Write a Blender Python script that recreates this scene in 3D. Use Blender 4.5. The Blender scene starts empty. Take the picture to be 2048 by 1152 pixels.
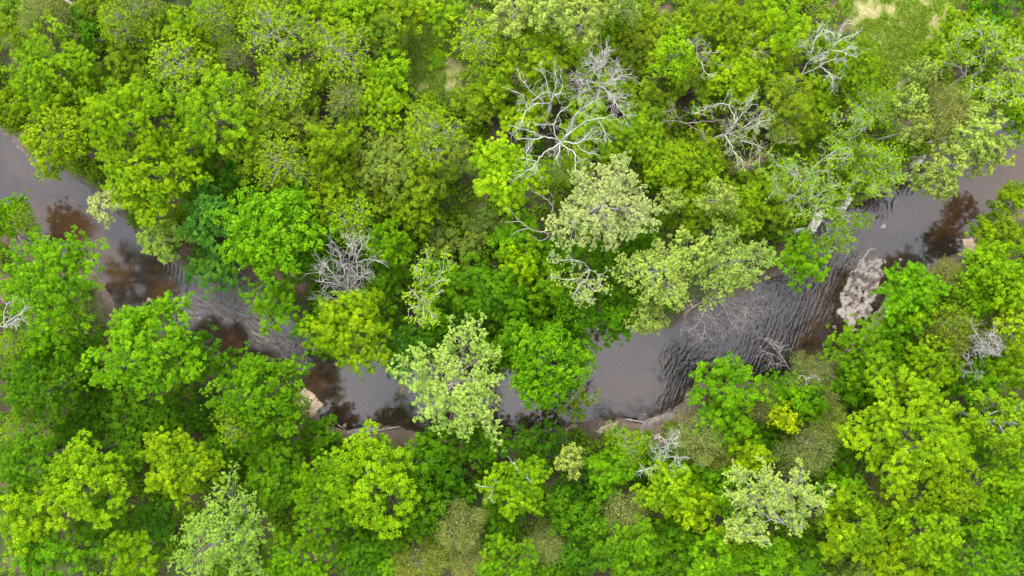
import bpy, math, random
import numpy as np
from mathutils import Vector, Euler

# ------------------------------------------------------------------ camera, sky, sun, exposure
S = bpy.context.scene
COL = S.collection
CAM_H, TANX = 102.0, 0.55                      # drone height above the water, tan of half the horizontal field of view
cam = bpy.data.cameras.new('camera'); cam.sensor_width = 36.0; cam.lens = 18.0 / TANX
cam.clip_start = 0.5; cam.clip_end = 3000
co = bpy.data.objects.new('camera', cam); COL.objects.link(co); co.location = (0, 0, CAM_H)
S.camera = co

SUN_EL, SUN_AZ = math.radians(50), math.radians(340)      # azimuth clockwise from the top of the picture (+Y)
W = bpy.data.worlds.new('World'); S.world = W; W.use_nodes = True
wt = W.node_tree; wn = wt.nodes; wn.clear()
wo = wn.new('ShaderNodeOutputWorld'); bg = wn.new('ShaderNodeBackground'); bg.inputs[1].default_value = 0.12
sky = wn.new('ShaderNodeTexSky'); sky.sky_type = 'NISHITA'; sky.sun_disc = False
sky.sun_elevation = SUN_EL; sky.sun_rotation = SUN_AZ; sky.air_density = 1.0; sky.dust_density = 2.0
geo = wn.new('ShaderNodeTexCoord')
cn = wn.new('ShaderNodeTexNoise'); cn.inputs['Scale'].default_value = 3.2; cn.inputs['Detail'].default_value = 6
cr = wn.new('ShaderNodeMapRange'); cr.inputs[1].default_value = 0.36; cr.inputs[2].default_value = 0.62
cr.inputs[3].default_value = 0.35; cr.inputs[4].default_value = 0.95
cm = wn.new('ShaderNodeMix'); cm.data_type = 'RGBA'; cm.inputs[7].default_value = (7.9, 7.8, 8.2, 1)   # bright cloud deck
wt.links.new(geo.outputs['Generated'], cn.inputs['Vector'])
wt.links.new(cn.outputs['Fac'], cr.inputs[0]); wt.links.new(cr.outputs[0], cm.inputs[0])
wt.links.new(sky.outputs[0], cm.inputs[6]); wt.links.new(cm.outputs[2], bg.inputs[0]); wt.links.new(bg.outputs[0], wo.inputs[0])

sun = bpy.data.lights.new('sun', 'SUN'); sun.energy = 1.5; sun.angle = math.radians(26); sun.color = (1.0, 0.95, 0.86)
so = bpy.data.objects.new('sun', sun); COL.objects.link(so); so.location = (0, 0, 60)
sd = Vector((math.sin(SUN_AZ) * math.cos(SUN_EL), math.cos(SUN_AZ) * math.cos(SUN_EL), math.sin(SUN_EL)))
so.rotation_euler = sd.to_track_quat('Z', 'Y').to_euler()
S.view_settings.view_transform = 'Standard'; S.view_settings.look = 'None'
S.view_settings.exposure = 1.76; S.view_settings.gamma = 1.0
S.render.engine = 'CYCLES'
S.cycles.max_bounces = 6; S.cycles.diffuse_bounces = 4; S.cycles.transparent_max_bounces = 8; S.cycles.transmission_bounces = 4

rng = np.random.default_rng(11); random.seed(11)

def PX(px, py, z=0.0):                        # photo position (2048 px wide) of a point standing at height z -> world
    k = TANX * (CAM_H - z) / 1024.0
    return np.array([(px - 1024) * k, (576 - py) * k, z])
def to_px(x, y, z):
    k = TANX * (CAM_H - z) / 1024.0
    return 1024 + x / k, 576 - y / k

# ------------------------------------------------------------------ noise on arrays
_perm = rng.random((64, 64))
def vnoise(x, y):
    xi = np.floor(x).astype(int); yi = np.floor(y).astype(int); fx = x - xi; fy = y - yi
    fx = fx * fx * (3 - 2 * fx); fy = fy * fy * (3 - 2 * fy)
    g = lambda a, b: _perm[a & 63, b & 63]
    return (g(xi, yi) * (1 - fx) + g(xi + 1, yi) * fx) * (1 - fy) + (g(xi, yi + 1) * (1 - fx) + g(xi + 1, yi + 1) * fx) * fy
def fbm(x, y, o=4):
    s = 0; a = 0.5
    for i in range(o):
        s = s + a * vnoise(x + 17.3 * i, y + 9.1 * i); x = x * 2.03; y = y * 2.03; a *= 0.5
    return s / (1 - 0.5 ** o)

def sdist(poly, x, y):                        # signed distance to a polygon, negative inside
    d = np.full(x.shape, 1e9); ins = np.zeros(x.shape, bool); n = len(poly)
    for i in range(n):
        ax, ay = poly[i]; bx, by = poly[(i + 1) % n]
        ex, ey = bx - ax, by - ay; L = ex * ex + ey * ey + 1e-9
        t = np.clip(((x - ax) * ex + (y - ay) * ey) / L, 0, 1)
        d = np.minimum(d, (x - ax - t * ex) ** 2 + (y - ay - t * ey) ** 2)
        c = ((ay > y) != (by > y)) & (x < (bx - ax) * (y - ay) / (by - ay + 1e-12) + ax)
        ins ^= c
    d = np.sqrt(d)
    return np.where(ins, -d, d)
def sst(a, b, v):
    t = np.clip((v - a) / (b - a), 0, 1); return t * t * (3 - 2 * t)
def poly_px(pts): return [tuple(PX(a, b)[:2]) for a, b in pts]

# ------------------------------------------------------------------ the river's outline
NB = [(-420,60),(-250,150),(-100,215),(0,258),(60,310),(130,342),(180,372),(215,415),(260,450),(300,490),(340,520),(385,545),(430,552),(480,556),(525,580),(548,620),(600,648),(640,680),(700,690),(750,705),(800,730),(870,738),(960,735),(1040,720),(1110,690),(1180,652),(1260,650),(1340,650),(1400,620),(1480,590),(1560,545),(1615,490),(1660,440),(1720,410),(1770,375),(1830,325),(1880,303),(1950,270),(2048,230),(2150,190),(2300,140),(2480,90)]
SB = [(-420,270),(-250,330),(-100,370),(0,420),(40,480),(100,502),(190,548),(222,590),(240,642),(340,670),(430,700),(490,735),(570,768),(612,775),(632,795),(650,850),(720,866),(790,852),(850,872),(930,880),(1030,885),(1070,862),(1150,848),(1230,845),(1300,838),(1360,815),(1400,765),(1500,770),(1580,758),(1650,730),(1695,690),(1745,640),(1785,570),(1850,535),(1930,505),(1970,455),(2020,415),(2080,370),(2200,320),(2300,290),(2480,250)]
RIVER = poly_px(NB + SB[::-1])
BAR = poly_px([(1736,474),(1754,478),(1760,505),(1776,520),(1785,555),(1750,630),(1710,672),(1682,660),(1666,610),(1672,565),(1694,540),(1716,512),(1732,498)])
BARN = poly_px([(1925,478),(1945,475),(1950,500),(1925,505)])
BEACH = poly_px([(606,770),(628,792),(645,812),(622,828),(600,825)])
CLEAR1 = poly_px([(835,60),(905,40),(925,110),(930,190),(880,215),(835,200),(815,150)])
CLEAR2 = poly_px([(1660,-90),(1900,-90),(1895,40),(1855,110),(1810,150),(1800,215),(1750,215),(1740,120),(1690,60)])
CLEAR3 = poly_px([(1560,300),(1590,280),(1630,250),(1650,290),(1610,330),(1570,330)])
MUD1 = poly_px([(1448,330),(1500,318),(1535,300),(1540,318),(1505,345),(1455,350)])
MUD2 = poly_px([(1310,20),(1330,30),(1330,90),(1318,130),(1312,170),(1300,160),(1305,90)])
OLIVE = poly_px([(860,440),(960,400),(1000,470),(1000,530),(930,540),(850,500)])
SANDS = [poly_px(q) for q in (
    [(1180,660),(1320,670),(1335,720),(1330,790),(1260,825),(1180,815),(1140,770),(1160,700)],
    [(1800,395),(1880,385),(1900,410),(1880,450),(1840,470),(1770,470),(1755,450),(1780,420)],
    [(640,720),(760,730),(785,770),(740,830),(690,840),(660,800)],
    [(0,262),(60,312),(160,362),(185,405),(110,392),(0,355)],
    [(860,760),(1060,740),(1130,780),(1080,840),(900,850)])]
RUST = [poly_px(q) for q in (
    [(1868,385),(1985,335),(2048,285),(2110,265),(2110,345),(1965,440),(1930,485),(1872,470)],
    [(30,395),(110,405),(190,425),(215,470),(245,530),(235,590),(190,550),(100,500),(30,470)],
    [(300,555),(345,560),(340,630),(310,640),(296,600)],
    [(615,750),(655,750),(655,785),(625,790)],
    [(1640,580),(1672,570),(1680,640),(1650,690),(1610,720),(1600,700)],
    [(450,660),(480,700),(470,720),(440,690)])]
RIFFLE = poly_px([(340,600),(390,560),(480,545),(540,600),(560,640),(620,665),(620,740),(590,745),(540,700),(500,690),(480,650),(420,640),(370,650)])
RIPPLE = poly_px([(230,460),(300,470),(400,550),(380,590),(330,550),(260,500)])
DARKRUN = poly_px([(1345,690),(1380,640),(1560,545),(1660,470),(1740,430),(1700,490),(1670,560),(1640,640),(1600,710),(1500,745),(1400,740),(1350,800),(1335,740)])
STONEROW = poly_px([(1765,425),(1780,405),(1835,355),(1848,365),(1800,400),(1775,432)])

def ground_z(x, y):
    x = np.asarray(x, float); y = np.asarray(y, float)
    wob = (fbm(x * 0.35, y * 0.35) - 0.5) * 1.2
    d = sdist(RIVER, x, y) + wob
    up = 0.9 * sst(0.0, 1.4, d) + 1.1 * sst(1.0, 22.0, d) + (fbm(x * 0.12 + 5, y * 0.12) - 0.5) * 1.0 * sst(0.5, 6, d)
    depth = -0.95 * sst(0.0, 2.2, -d)
    for q in SANDS: depth = depth + 0.5 * sst(0.6, -1.0, sdist(q, x, y)) * sst(0.6, 2.6, -d)
    z = np.where(d > 0, up, depth)
    rf = sst(0.8, -0.8, sdist(RIFFLE, x, y) + (fbm(x * 0.8, y * 0.8) - 0.5) * 2.5) * sst(0, 1.0, -d)
    z = z * (1 - rf) + rf * (-0.17 + 0.34 * np.abs(fbm(x * 1.5 + 2 * fbm(x, y), y * 1.5, 4) - 0.5) * 2 + 0.12 * (fbm(x * .6, y * .6) - .5))
    bar = sdist(BAR, x, y) + (fbm(x * 1.1, y * 1.1 + 3) - 0.5) * 1.6
    z = np.maximum(z, 0.16 * sst(0.15, -0.9, bar) - 0.14 + 0.16 * (fbm(x * 2.6, y * 2.6 + 8, 5) - 0.45) + (-0.6) * sst(0.0, 1.8, bar))
    bar2 = np.minimum(sdist(BARN, x, y), sdist(BEACH, x, y)) + (fbm(x * 1.1, y * 1.1 + 3) - 0.5) * 0.8
    z = np.where(bar2 < 0.6, np.maximum(z, 0.18 * sst(0.3, -0.5, bar2) - 0.06), z)
    return z + (fbm(x * 1.7, y * 1.7, 3) - 0.5) * 0.08
def gz(x, y): return float(ground_z(np.array([x]), np.array([y]))[0])

# ------------------------------------------------------------------ mesh from arrays
def mesh_np(name, v, f, mats=(), attrs=None, smooth=False):
    """v (n,3); f (m,k) same-sized faces (or list of such arrays); attrs {name: per-vertex float or (n,3) colour}"""
    fs = f if isinstance(f, list) else [f]
    fs = [np.asarray(q) for q in fs if len(q)]
    me = bpy.data.meshes.new(name)
    me.vertices.add(len(v)); me.vertices.foreach_set('co', np.asarray(v, np.float32).ravel())
    nl = sum(q.size for q in fs); nf = sum(len(q) for q in fs)
    me.loops.add(nl); me.polygons.add(nf)
    me.loops.foreach_set('vertex_index', np.concatenate([q.ravel() for q in fs]).astype(np.int32))
    tot = np.concatenate([np.full(len(q), q.shape[1]) for q in fs]); st = np.concatenate([[0], np.cumsum(tot)[:-1]])
    me.polygons.foreach_set('loop_start', st.astype(np.int32))
    if smooth: me.polygons.foreach_set('use_smooth', np.ones(nf, bool))
    for k, a in (attrs or {}).items():
        a = np.asarray(a, np.float32)
        if a.ndim == 1:
            at = me.attributes.new(k, 'FLOAT', 'POINT'); at.data.foreach_set('value', a)
        else:
            at = me.attributes.new(k, 'FLOAT_VECTOR', 'POINT'); at.data.foreach_set('vector', a.ravel())
    for m in mats: me.materials.append(m)
    me.update(calc_edges=True); me.validate()
    return me
def link(name, me, parent=None, **props):
    o = bpy.data.objects.new(name, me); COL.objects.link(o)
    if parent: o.parent = parent
    for k, v in props.items(): o[k] = v
    return o

class Geo:
    """collects tubes and leaf cards, then gives one mesh"""
    def __init__(s): s.v = []; s.q = []; s.t = []; s.tone = []; s.n = 0
    def add(s, v, q=None, tone=0.5):
        v = np.asarray(v, float)
        if q is not None and len(q): s.q.append(np.asarray(q) + s.n)
        s.v.append(v); s.tone.append(np.broadcast_to(np.asarray(tone, float), (len(v),))); s.n += len(v)
    def tube(s, pts, rad, sides=5, tone=0.5):
        pts = np.asarray(pts, float); rad = np.asarray(rad, float); n = len(pts)
        t = np.gradient(pts, axis=0); t /= np.linalg.norm(t, axis=1)[:, None] + 1e-9
        ref = np.array([0.31, 0.17, 0.93]) if abs(t[0] @ np.array([0.31, 0.17, 0.93])) < 0.9 else np.array([0.9, 0.3, 0.1])
        a = np.cross(t, ref); a /= np.linalg.norm(a, axis=1)[:, None] + 1e-9; b = np.cross(t, a)
        th = np.arange(sides) * 2 * np.pi / sides
        ring = pts[:, None] + rad[:, None, None] * (np.cos(th)[None, :, None] * a[:, None] + np.sin(th)[None, :, None] * b[:, None])
        i, j = np.meshgrid(np.arange(n - 1), np.arange(sides), indexing='ij'); j2 = (j + 1) % sides
        q = np.stack([i * sides + j, i * sides + j2, (i + 1) * sides + j2, (i + 1) * sides + j], -1).reshape(-1, 4)
        s.add(ring.reshape(-1, 3), q, tone)
    def cards(s, c, nrm, size, tone, asp=0.62, bend=0.18):
        """diamond leaves: centres c, normals nrm, half-lengths size; slightly folded along the middle"""
        n = len(c); r = rng.normal(size=(n, 3)); u = np.cross(nrm, r); u /= np.linalg.norm(u, axis=1)[:, None] + 1e-9
        w = np.cross(nrm, u); L = size[:, None]
        v = np.stack([c - u * L, c - w * L * asp + nrm * L * bend, c + u * L, c + w * L * asp + nrm * L * bend], 1).reshape(-1, 3)
        q = np.arange(n * 4).reshape(n, 4)
        s.add(v, q, np.repeat(tone, 4))
    def mesh(s, name, mats, smooth=False):
        v = np.concatenate(s.v); return mesh_np(name, v, [np.concatenate(s.q)], mats, {'tone': np.concatenate(s.tone)}, smooth)

# ------------------------------------------------------------------ materials
def newmat(name):
    m = bpy.data.materials.new(name); m.use_nodes = True; n = m.node_tree.nodes; n.clear()
    out = n.new('ShaderNodeOutputMaterial'); return m, n, m.node_tree.links, out
def math_node(n, l, op, a, b=None):
    k = n.new('ShaderNodeMath'); k.operation = op
    for i, x in enumerate((a, b)):
        if x is None: continue
        if isinstance(x, (int, float)): k.inputs[i].default_value = x
        else: l.new(x, k.inputs[i])
    return k.outputs[0]
def mixc(n, l, fac, a, b, blend='MIX'):
    k = n.new('ShaderNodeMix'); k.data_type = 'RGBA'; k.blend_type = blend
    for s, x in ((0, fac), (6, a), (7, b)):
        if isinstance(x, (int, float)): k.inputs[s].default_value = x
        elif isinstance(x, tuple): k.inputs[s].default_value = x if len(x) == 4 else x + (1,)
        else: l.new(x, k.inputs[s])
    return k.outputs[2]
def ramp01(n, l, x, a, b, lo=0.0, hi=1.0):
    k = n.new('ShaderNodeMapRange'); k.inputs[1].default_value = a; k.inputs[2].default_value = b
    k.inputs[3].default_value = lo; k.inputs[4].default_value = hi; l.new(x, k.inputs[0]); return k.outputs[0]
def noise(n, l, vec, scale, detail=4, rough=0.55):
    k = n.new('ShaderNodeTexNoise'); k.inputs['Scale'].default_value = scale; k.inputs['Detail'].default_value = detail
    k.inputs['Roughness'].default_value = rough
    if vec is not None: l.new(vec, k.inputs['Vector'])
    return k.outputs['Fac']
def attr(n, name):
    k = n.new('ShaderNodeAttribute'); k.attribute_name = name; return k

def leaf_material(name, trans=0.38, young=(1.48, 1.40, 0.8), old=(0.38, 0.58, 0.8), rough=0.5, fixed=None):
    m, n, l, out = newmat(name)
    oi = n.new('ShaderNodeObjectInfo'); tone = attr(n, 'tone').outputs['Fac']
    base = oi.outputs['Color']
    if fixed:
        rgb = n.new('ShaderNodeRGB'); rgb.outputs[0].default_value = fixed + (1,); base = rgb.outputs[0]
    tc = n.new('ShaderNodeTexCoord')
    nz = noise(n, l, tc.outputs['Object'], 0.55, 3)
    t2 = math_node(n, l, 'ADD', math_node(n, l, 'MULTIPLY', tone, 0.75), math_node(n, l, 'MULTIPLY', math_node(n, l, 'SUBTRACT', nz, 0.38), 1.1))
    tint = mixc(n, l, ramp01(n, l, t2, 0.0, 1.0), old, young)
    c = mixc(n, l, 1.0, base, tint, 'MULTIPLY')
    p = n.new('ShaderNodeBsdfPrincipled'); l.new(c, p.inputs['Base Color']); p.inputs['Roughness'].default_value = rough
    p.inputs['Specular IOR Level'].default_value = 0.08
    tr = n.new('ShaderNodeBsdfTranslucent'); l.new(mixc(n, l, 1.0, c, (1.25, 1.15, 0.6), 'MULTIPLY'), tr.inputs['Color'])
    mx = n.new('ShaderNodeMixShader'); mx.inputs[0].default_value = trans
    l.new(p.outputs[0], mx.inputs[1]); l.new(tr.outputs[0], mx.inputs[2]); l.new(mx.outputs[0], out.inputs[0])
    return m
def bark_material(name, a, b, scale=3.0):
    m, n, l, out = newmat(name); tc = n.new('ShaderNodeTexCoord')
    mp = n.new('ShaderNodeMapping'); mp.inputs['Scale'].default_value = (1, 1, 0.35); l.new(tc.outputs['Object'], mp.inputs[0])
    nz = noise(n, l, mp.outputs[0], scale, 6, 0.65)
    c = mixc(n, l, ramp01(n, l, nz, 0.35, 0.65), a, b)
    p = n.new('ShaderNodeBsdfPrincipled'); l.new(c, p.inputs['Base Color']); p.inputs['Roughness'].default_value = 0.85
    p.inputs['Specular IOR Level'].default_value = 0.2
    bp = n.new('ShaderNodeBump'); bp.inputs['Strength'].default_value = 0.5; bp.inputs['Distance'].default_value = 0.03
    l.new(nz, bp.inputs['Height']); l.new(bp.outputs[0], p.inputs['Normal']); l.new(p.outputs[0], out.inputs[0])
    return m
M_LEAF = leaf_material('leaf')
M_PALE = leaf_material('pale_leaf', 0.3, (1.25, 1.18, 1.05), (0.7, 0.8, 0.75))
M_HAZE = leaf_material('bud_haze', 0.15, (1.35, 1.25, 0.9), (0.7, 0.72, 0.8), 0.8)
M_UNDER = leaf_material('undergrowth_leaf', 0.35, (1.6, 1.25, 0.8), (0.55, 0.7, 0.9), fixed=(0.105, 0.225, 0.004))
M_GRASS = leaf_material('grass_blade', 0.3, (1.5, 1.2, 1.4), (0.7, 0.85, 0.7), fixed=(0.175, 0.30, 0.02))
M_BARK = bark_material('grey_brown_bark', (0.10, 0.085, 0.07), (0.24, 0.21, 0.18))
M_TWIG = bark_material('grey_twig', (0.22, 0.20, 0.165), (0.38, 0.36, 0.31))
M_WHITE = bark_material('white_bark', (0.24, 0.235, 0.20), (0.52, 0.52, 0.46), 2.0)
M_DEAD = bark_material('bleached_wood', (0.23, 0.21, 0.19), (0.50, 0.475, 0.45), 2.5)
M_DEADB = bark_material('weathered_wood', (0.13, 0.105, 0.09), (0.33, 0.285, 0.25), 2.5)

# ------------------------------------------------------------------ ground: one sheet with the river bed cut into it
def build_ground():
    def axis(lo, hi, step, far):
        core = np.arange(lo, hi + 1e-6, step); ext = []; s = step; x = hi
        while x < far: s *= 1.35; x += s; ext.append(x)
        e = np.array(ext); return np.concatenate([(lo - (e - hi))[::-1], core, e])
    xs = axis(-64, 64, 0.22, 900); ys = axis(-38, 38, 0.22, 900)
    X, Y = np.meshgrid(xs, ys); x = X.ravel(); y = Y.ravel()
    z = ground_z(x, y)
    n0 = fbm(x * 0.5, y * 0.5); n1 = fbm(x * 1.3 + 4, y * 1.3)
    d = sdist(RIVER, x, y) + (fbm(x * 0.35, y * 0.35) - 0.5) * 1.2
    soil = np.array([0.055, 0.042, 0.028]); litter = np.array([0.12, 0.085, 0.055]); moss = np.array([0.045, 0.075, 0.014])
    mud = np.array([0.11, 0.085, 0.068]); silt = np.array([0.055, 0.045, 0.035]); sand = np.array([0.34, 0.31, 0.26]); gravel = np.array([0.32, 0.285, 0.255])
    rust = np.array([0.50, 0.33, 0.11]); grass = np.array([0.17, 0.23, 0.03]); tan = np.array([0.40, 0.29, 0.20])
    c = soil[None] * np.ones((len(x), 1))
    mix = lambda c, col, w: c * (1 - w[:, None]) + col[None] * w[:, None]
    c = mix(c, litter, sst(0.45, 0.65, n0)); c = mix(c, moss, sst(0.42, 0.6, n1) * 0.8)
    for q, k in ((CLEAR1, 0.9), (CLEAR2, 0.95), (CLEAR3, 0.8), (OLIVE, 0.6)):
        e = sst(1.2, -1.2, sdist(q, x, y) + (n1 - 0.5) * 3)
        c = mix(c, grass, e * k); c = mix(c, tan, 0.55 * e * sst(0.5, 0.68, n0 * 0.5 + n1 * 0.5))
    for q in (MUD1, MUD2): c = mix(c, np.array([0.20, 0.12, 0.09]), sst(0.6, -0.3, sdist(q, x, y) + (n1 - 0.5)))
    c = mix(c, mud, sst(1.6, 0.2, d)); c = mix(c, silt, sst(0.1, -0.5, d))
    for q in SANDS: c = mix(c, sand, sst(1.0, -1.2, sdist(q, x, y) + (n1 - 0.5) * 2.5) * sst(0.2, -0.6, d) * 0.9)
    for k, q in enumerate(RUST): c = mix(c, rust, (0.45 if k == 4 else 1.0) * sst(0.8, -0.8, sdist(q, x, y) + (n1 - 0.5) * 3.5) * sst(0.2, -0.6, d))
    c = mix(c, np.array([0.16, 0.145, 0.14]), sst(0.8, -0.8, sdist(RIFFLE, x, y) + (fbm(x * 0.8, y * 0.8) - 0.5) * 2.5) * sst(0.35, 0.55, n1))
    bar = sdist(BAR, x, y) + (fbm(x * 1.1, y * 1.1 + 3) - 0.5) * 1.6
    c = mix(c, np.array([0.2, 0.16, 0.10]), sst(3.5, 0.5, bar) * 0.7); c = mix(c, np.array([0.13, 0.105, 0.085]), sst(0.5, 0.0, bar)); n2 = fbm(x * 2.6, y * 2.6 + 8, 5)
    c = mix(c, gravel, sst(0.25, -0.1, bar) * sst(0.49, 0.53, n1 * 0.4 + n2 * 0.6))
    bar2 = np.minimum(sdist(BARN, x, y), sdist(BEACH, x, y)); c = mix(c, np.array([0.5, 0.38, 0.27]), sst(0.5, -0.1, bar2))
    nx, ny = len(xs), len(ys); i, j = np.meshgrid(np.arange(ny - 1), np.arange(nx - 1), indexing='ij')
    q = np.stack([i * nx + j, i * nx + j + 1, (i + 1) * nx + j + 1, (i + 1) * nx + j], -1).reshape(-1, 4)
    m, n, l, out = newmat('forest_floor')
    tc = n.new('ShaderNodeTexCoord'); a = attr(n, 'col')
    f1 = noise(n, l, tc.outputs['Object'], 3.0, 6, 0.7); f2 = noise(n, l, tc.outputs['Object'], 14.0, 3, 0.7)
    k = math_node(n, l, 'ADD', ramp01(n, l, f1, 0.3, 0.7, 0.55, 1.35), ramp01(n, l, f2, 0.3, 0.7, -0.3, 0.3))
    cc = n.new('ShaderNodeVectorMath'); cc.operation = 'SCALE'; l.new(a.outputs['Vector'], cc.inputs[0]); l.new(k, cc.inputs['Scale'])
    p = n.new('ShaderNodeBsdfPrincipled'); l.new(cc.outputs[0], p.inputs['Base Color']); p.inputs['Roughness'].default_value = 0.9
    p.inputs['Specular IOR Level'].default_value = 0.2
    bp = n.new('ShaderNodeBump'); bp.inputs['Strength'].default_value = 0.8; bp.inputs['Distance'].default_value = 0.08
    l.new(f1, bp.inputs['Height']); l.new(bp.outputs[0], p.inputs['Normal']); l.new(p.outputs[0], out.inputs[0])
    return link('ground', mesh_np('ground', np.stack([x, y, z], 1), q, [m], {'col': c}, True), kind='structure')
build_ground()

# ------------------------------------------------------------------ water
def build_water():
    n_ = np.array([PX(*p)[:2] for p in NB]); s_ = np.array([PX(*p)[:2] for p in SB])
    def resample(p, k):
        L = np.concatenate([[0], np.cumsum(np.linalg.norm(np.diff(p, axis=0), axis=1))]); t = np.linspace(0, L[-1], k)
        return np.stack([np.interp(t, L, p[:, 0]), np.interp(t, L, p[:, 1])], 1)
    K, T = 1100, 110
    a = resample(n_, 60); b = resample(s_, 60)
    sm = lambda p: np.concatenate([p[:1], (p[:-2] + p[1:-1] * 2 + p[2:]) / 4, p[-1:]])
    for _ in range(3): a = sm(a); b = sm(b)
    a = resample(a, K); b = resample(b, K); mid = (a + b) / 2
    a = mid + (a - mid) * 1.35; b = mid + (b - mid) * 1.35
    t = np.linspace(0, 1, T)[None, :, None]
    P = a[:, None] * (1 - t) + b[:, None] * t
    x = P[..., 0].ravel(); y = P[..., 1].ravel()
    arc = np.concatenate([[0], np.cumsum(np.linalg.norm(np.diff(mid, axis=0), axis=1))])
    wid = np.linalg.norm(a - b, axis=1)
    flow = np.stack([np.broadcast_to(arc[:, None], (K, T)).ravel(), ((np.linspace(0, 1, T)[None] - 0.5) * wid[:, None]).ravel(), np.zeros(K * T)], 1)
    nn = fbm(x * 0.8, y * 0.8)
    rif = sst(0.8, -1.0, sdist(RIFFLE, x, y) + (nn - 0.5) * 2.5)
    rip = sst(1.0, -1.0, sdist(RIPPLE, x, y) + (nn - 0.5) * 1.5)
    run = sst(2.6, -1.6, sdist(DARKRUN, x, y) + (nn - 0.5) * 3)
    row = sst(0.5, -0.3, sdist(STONEROW, x, y))
    z = rif * (fbm(flow[:, 0] * 1.5, flow[:, 1] * 3.0, 4) - 0.5) * 0.09 + rip * 0.007 * np.sin(flow[:, 0] * 13 + 9 * fbm(x * .5, y * .5) + flow[:, 1] * 3)
    z += row * 0.022 * np.sin(flow[:, 0] * 9.5 + 3 * flow[:, 1] + 8 * nn) + run * (fbm(flow[:, 0] * 1.2, flow[:, 1] * 4.5, 3) - 0.5) * 0.05
    i, j = np.meshgrid(np.arange(K - 1), np.arange(T - 1), indexing='ij')
    q = np.stack([i * T + j, i * T + j + 1, (i + 1) * T + j + 1, (i + 1) * T + j], -1).reshape(-1, 4)
    m, n, l, out = newmat('river_water')
    fl = attr(n, 'flow').outputs['Vector']; A = attr(n, 'rif').outputs['Fac']; B = attr(n, 'run').outputs['Fac']
    mp = n.new('ShaderNodeMapping'); mp.vector_type = 'TEXTURE'; mp.inputs['Scale'].default_value = (1.3, 0.3, 1); mp.inputs['Rotation'].default_value = (0, 0, math.radians(68)); l.new(n.new('ShaderNodeTexCoord').outputs['Object'], mp.inputs[0])
    w1 = noise(n, l, mp.outputs[0], 1.0, 2, 0.5); w2 = noise(n, l, fl, 2.2, 5, 0.65); w3 = noise(n, l, fl, 0.9, 3)
    h = math_node(n, l, 'ADD', math_node(n, l, 'MULTIPLY', w1, math_node(n, l, 'ADD', math_node(n, l, 'MULTIPLY', B, 0.15), 0.004)),
                  math_node(n, l, 'MULTIPLY', w2, math_node(n, l, 'ADD', math_node(n, l, 'MULTIPLY', A, 0.085), 0.004)))
    bp = n.new('ShaderNodeBump'); bp.inputs['Strength'].default_value = 1.0; bp.inputs['Distance'].default_value = 1.0; l.new(h, bp.inputs['Height'])
    tr = n.new('ShaderNodeBsdfTransparent'); tr.inputs[0].default_value = (0.70, 0.57, 0.42, 1)
    silt = n.new('ShaderNodeBsdfDiffuse'); silt.inputs[0].default_value = (0.06, 0.047, 0.036, 1)      # suspended silt
    ms = n.new('ShaderNodeMixShader'); l.new(ramp01(n, l, B, 0.0, 1.0, 0.30, 0.06), ms.inputs[0]); l.new(tr.outputs[0], ms.inputs[1]); l.new(silt.outputs[0], ms.inputs[2])
    foam = n.new('ShaderNodeBsdfDiffuse'); foam.inputs[0].default_value = (0.62, 0.6, 0.62, 1)
    wf = noise(n, l, fl, 1.5, 8, 0.75); ridge = math_node(n, l, 'ABSOLUTE', math_node(n, l, 'SUBTRACT', wf, 0.5))
    ff = math_node(n, l, 'MULTIPLY', ramp01(n, l, ridge, 0.05, 0.0), math_node(n, l, 'MULTIPLY', A, 0.09))
    mf = n.new('ShaderNodeMixShader'); l.new(ff, mf.inputs[0]); l.new(ms.outputs[0], mf.inputs[1]); l.new(foam.outputs[0], mf.inputs[2]); ms = mf
    gl = n.new('ShaderNodeBsdfGlossy'); l.new(math_node(n, l, 'ADD', math_node(n, l, 'MULTIPLY', A, 0.24), math_node(n, l, 'ADD', math_node(n, l, 'MULTIPLY', B, 0.04), 0.03)), gl.inputs['Roughness']); l.new(bp.outputs[0], gl.inputs['Normal'])
    fr = n.new('ShaderNodeFresnel'); fr.inputs[0].default_value = 1.82; l.new(bp.outputs[0], fr.inputs['Normal'])
    mx = n.new('ShaderNodeMixShader'); l.new(fr.outputs[0], mx.inputs[0]); l.new(ms.outputs[0], mx.inputs[1]); l.new(gl.outputs[0], mx.inputs[2])
    l.new(mx.outputs[0], out.inputs[0])
    link('river', mesh_np('river', np.stack([x, y, z], 1), q, [m], {'flow': flow, 'rif': np.maximum(rif, rip * 0.12), 'run': run}, True), kind='structure')
build_water()

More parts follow.
